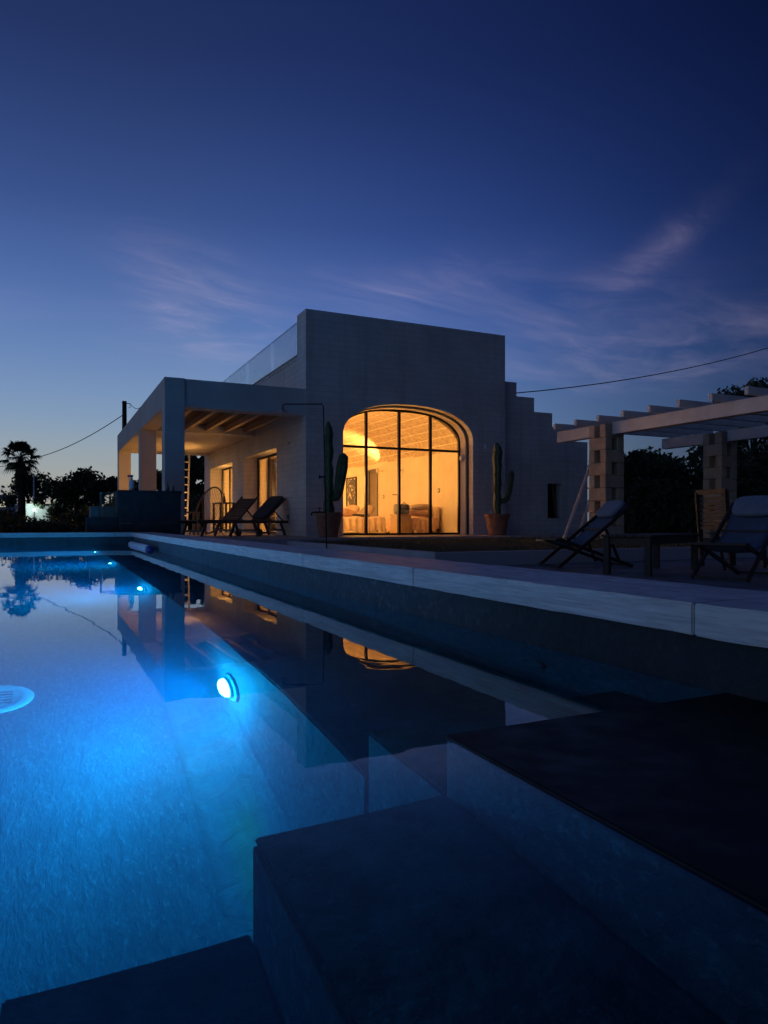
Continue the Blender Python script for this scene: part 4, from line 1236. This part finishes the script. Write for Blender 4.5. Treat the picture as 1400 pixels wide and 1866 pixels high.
def bush(label, px, d, height, width, n=1800, leaf=.1, seed=1, mt=M_LEAF, group='hedge bushes beyond the pool'):
    x, y = spot(px, d); rnd = random.Random(seed)
    t = thing('bush', label, 'bush', (x, y, GZ), 0, group)
    hgt = height - GZ
    cl_ = []
    for i in range(9):
        a = rnd.uniform(0, 2 * PI); r = rnd.uniform(.2, .32) * min(width, hgt * 1.6); q = rnd.random() ** .5
        cl_.append((math.cos(a) * q * width * .36, math.sin(a) * q * width * .36, max(r * .6, rnd.uniform(.2, .75) * hgt - r * .2), r))
    st = MB()
    for c_ in cl_: st.tube([(0, 0, 0), (c_[0] * .6, c_[1] * .6, c_[2] * .6), c_[:3]], [.03, .02, .008], 5)
    st.build('stems', M_BARK, t, local=True)
    mb = MB(); leaf_cloud(mb, cl_, n, leaf, rnd); mb.build('foliage', mt, t, local=True)
# height for a crown top seen at row py
def zt(py, d): return .38 + (951 - py) * d / 1290
D = 46
tree('round dark tree behind the palm', 52, 58, zt(860, 58), 3.6, 3600, .13, seed=3, low=.15)
tree('broad dark tree, tallest left of the veranda', 140, 42, zt(852, 42), 3.6, 5200, .12, seed=4)
tree('dark tree touching the veranda edge', 201, 50, zt(864, 50), 2.0, 2600, .13, seed=6)
tree('dark tree between palm and broad tree', 98, 44, zt(872, 44), 2.0, 3000, .12, seed=9)
tree('low dark tree right of the broad tree', 172, 40, zt(878, 40), 1.9, 2600, .11, seed=12)
tree('dark tree seen between the veranda columns', 292, 52, zt(856, 52), 2.4, 2600, .13, seed=10)
tree('dark tree behind the middle veranda column', 250, 55, zt(872, 55), 2.6, 2600, .13, seed=21)
tree('small distant pointed conifer at the left edge', 5, 70, zt(884, 70), 1.5, 1400, .1, seed=11, shape='cone')
tree('dark tree closing the far end of the veranda', 352, 40, zt(812, 40), 3.8, 9000, .14, seed=13, low=-.15)
tree('dense dark tree just beyond the veranda ladder', 335, 36, zt(818, 36), 2.6, 6500, .12, seed=14, low=-.2)
tree('low dark tree right of the veranda ladder', 366, 35, zt(838, 35), 2.2, 6000, .12, seed=17, low=-.25)
bush('dark bush seen under the far end of the veranda', 355, 32, zt(895, 32), 2.4, 3000, .09, seed=15)
k = 0
for px, d, h_, w_, lb in ((8, 26, 922, 1.5, 'leafy bush at the left edge beyond the pool'), (36, 24, 930, 1.3, 'bush at the foot of the palm'), (64, 22, 944, 1.2, 'low bush before the lit white wall'),
                          (96, 24, 925, 1.6, 'dark bush right of the lit white wall'), (128, 22, 925, 1.4, 'dark bush in the middle of the hedge'), (160, 23, 915, 1.4, 'bush before the low tree in the hedge'), (188, 22, 918, 1.2, 'bush behind the low grey wall'),
                          (18, 18.5, 950, 1.1, 'low front bush near the left edge'), (52, 18, 953, 1.0, 'low front bush under the palm'), (84, 18, 951, 1.1, 'low front bush before the white wall corner'), (118, 18, 950, 1.1, 'low front bush in the middle of the far pool edge'), (150, 18, 948, 1.1, 'low front bush left of the glass cabinet')):
    k += 1
    bush(lb, px, d, zt(h_, d), w_, 1700, .07, seed=40 + k)
# dense trees behind the pergola
k = 0
for px, d, py, w_, lb in ((1150, 27, 822, 2.6, 'dark tree right behind the first block column'), (1195, 29, 818, 2.4, 'feathery topped dark tree between the block columns'), (1240, 28, 836, 2.8, 'dark tree behind the second block column'),
                          (1285, 27, 822, 2.6, 'dark tree right of the second block column'), (1330, 25, 812, 3.0, 'dense dark tree under the pergola roof'), (1385, 25, 810, 3.0, 'dense dark tree at the right edge under the pergola')):
    k += 1
    tree(lb, px, d, zt(py, d), w_ * 1.25, 7500, .10, seed=70 + k, group='trees behind the pergola', low=-.22)
tree('tall tree rising above the pergola beams at right', 1375, 33, zt(690, 33), 4.2, 6000, .12, seed=90, group='trees behind the pergola', low=.2)
for q, (px, d, py) in enumerate(((1175, 22, 880), (1235, 21, 875), (1300, 20, 880), (1365, 19, 875), (1420, 19, 870))):
    bush(('shrub left of the gap between the block columns', 'shrub in the gap between the block columns', 'shrub behind the second block column base', 'shrub behind the right deck chair', 'shrub at the right edge behind the furniture')[q], px, d, zt(py - 15, d), 2.4, 4200, .08, seed=100 + q, group='shrubs behind the pergola')
# palm
x, y = spot(38, 40)
t = thing('palm_tree', 'fan palm with shaggy skirt silhouetted at the far left', 'palm', (x, y, GZ))
rnd = random.Random(5)
H = 4.15
MB().tube([(0, 0, 0), (.05, 0, H * .4), (0, 0, H * .75), (0, 0, H)], [.24, .20, .18, .15], 12).build('trunk', M_BARK, t, local=True, smooth=True)
sk_ = MB()
for k in range(420):
    a = rnd.uniform(0, 2 * PI); z = rnd.uniform(2.6, H); r = rnd.uniform(.18, .42) * (.6 + .4 * (z - 2.4) / 1.7)
    p = Vector((math.cos(a) * .12, math.sin(a) * .12, z)); q = Vector((math.cos(a) * r, math.sin(a) * r, z - rnd.uniform(.35, .7)))
    sk_.bar(p, q, .05, .008)
sk_.build('dead_skirt', M_BARK, t, local=True)
for k in range(24):
    a = k * 2.399 + rnd.uniform(-.2, .2); e = R(85 - 125 * (k / 23))
    Ls = rnd.uniform(.55, .75); fr_ = rnd.uniform(.5, .68)
    o0 = Vector((0, 0, H + .05)); dr = Vector((math.cos(a) * math.cos(e), math.sin(a) * math.cos(e), math.sin(e)))
    hub = o0 + dr * Ls - Vector((0, 0, .06))
    mb = MB(); mb.tube([o0, o0 + dr * Ls * .5, hub], [.02, .016, .012], 5)
    side = dr.cross(Vector((0, 0, 1)))
    side = side.normalized() if side.length > .05 else Vector((1, 0, 0))
    for j in range(25):
        f = -1.75 + 3.5 * j / 24
        dd = (dr * math.cos(f) + side * math.sin(f)).normalized()
        ln = fr_ * (1 - .25 * abs(f) / 1.75) * rnd.uniform(.9, 1.1)
        mid = hub + dd * ln * .6; tip = hub + dd * ln + Vector((0, 0, -.12 - .2 * rnd.random()))
        nrm = dd.cross(side.cross(dr)).normalized() * .042
        mb.add([hub, mid - nrm, tip, mid + nrm], [(0, 1, 2, 3)])
    mb.build('frond', M_PALM, t, local=True)
# lit outbuilding with its lamp, mast
x, y = spot(68, 44)
t = thing('white_outbuilding', 'small white outbuilding wall lit by a lamp beyond the hedge', 'building', (x, y, GZ), R(8))
MB().box(-.95, .95, -.0, 1.6, 0, zt(921, 44) - GZ).build('wall', M_OUTB, t, local=True)
MB().box(-1.05, 1.05, -.1, 1.7, zt(921, 44) - GZ + .001, zt(919, 44) - GZ + .04).build('roof_slab', M_OUTB, t, local=True)
MB().box(-.9, -.62, -.012, -.001, .2, zt(927, 44) - GZ).build('door', M_GREY, t, local=True)
t = thing('garden_lamp', 'bright cold lamp in front of the white outbuilding wall', 'lamp', (x - .15, y - .6, GZ))
hl = zt(931, 44) - GZ
MB().tube([(0, 0, 0), (0, 0, hl)], .025, 8).build('post', M_DARKMETAL, t, local=True)
MB().lathe([(.001, hl), (.05, hl), (.07, hl + .05), (.05, hl + .1), (.001, hl + .11)], 16).build('globe', emit_mat('cold_lamp', (.85, 1, .98), .3, True), t, local=True, smooth=True)
point_light('lamp', (x - .15, y - .75, hl + GZ + .05), 1.3, (.75, 1, .95), .05, t)
x, y = spot(62, 46.5)
t = thing('mast', 'thin pale mast rising behind the white outbuilding', 'mast', (x, y, GZ))
MB().tube([(0, 0, 0), (0, 0, 2.2), (0, 0, zt(864, 46.5) - GZ)], [.06, .05, .04], 8).build('pole', M_OUTB, t, local=True, smooth=True)
MB().lathe([(.001, 0), (.09, 0), (.09, .10), (.001, .10)], 12).build('base', M_OUTB, t, local=True)
x, y = spot(4, 64)
t = thing('far_house', 'distant pale house with small lit window at the left edge', 'building', (x, y, GZ), R(10))
hh = zt(905, 64) - GZ
MB().box(-1.5, 1.2, 0, 4, 0, hh).build('wall', M_OUTB, t, local=True)
MB().box(-1.6, 1.3, -.1, 4.1, hh + .001, hh + .15).build('roof', M_OUTB, t, local=True)
w_ = MB().box(-.2, .3, -.05, -.001, hh - .9, hh - .45).build('window', emit_mat('far_window', (1, .9, .65), .03), t, local=True)
# utility pole and cables
x, y = spot(227, 38)
t = thing('utility_pole', 'dark utility pole rising behind the veranda roof edge', 'pole', (x, y, GZ))
hp = zt(731, 38) - GZ
MB().tube([(0, 0, 0), (0, 0, hp)], [.15, .115], 12).build('pole', M_BARK, t, local=True, smooth=True)
MB().tube([(.1, 0, hp - .12), (.28, -.05, hp - .14), (.3, -.05, hp - .3), (.2, -.05, hp - .36)], .012, 6).tube([(-.14, 0, hp - .1), (.3, 0, hp - .12)], .02, 6).build('bracket', M_DARKMETAL, t, local=True)
def cable(label, pts, r):
    P = [Vector(p) for p in pts]; out = []
    for i in range(len(P) - 1):
        a, b = P[i], P[i + 1]
        for k in range(13):
            q = k / 12
            if i and k == 0: continue
            v = a.lerp(b, q); v.z -= (a - b).length * .022 * 4 * q * (1 - q); out.append(v)
    ob = MB().tube(out, r, 6).build('overhead_cable', M_RUBBER, None, smooth=True, loc=P[0])
    tag(ob, label, 'cable')
px_, py_ = spot(223, 37.9); qx, qy = spot(66, 47); ex, ey = spot(-30, 52)
cable('overhead cable sagging from the utility pole past the palm', [(px_, py_, zt(757, 37.9)), (qx, qy, zt(834, 47)), (ex, ey, zt(852, 52))], .022)
ex, ey = spot(262, 30)
cable('short cable from the pole bracket to the veranda roof', [(x + .3, y, GZ + hp - .13), (ex, ey, zt(738, 30))], .015)
ex, ey = spot(1480, 27)
cable('overhead cable rising from the stepped wall to the right', [(11.6, 16.4, 3.86 + .1), (ex, ey, zt(608, 27))], .016)
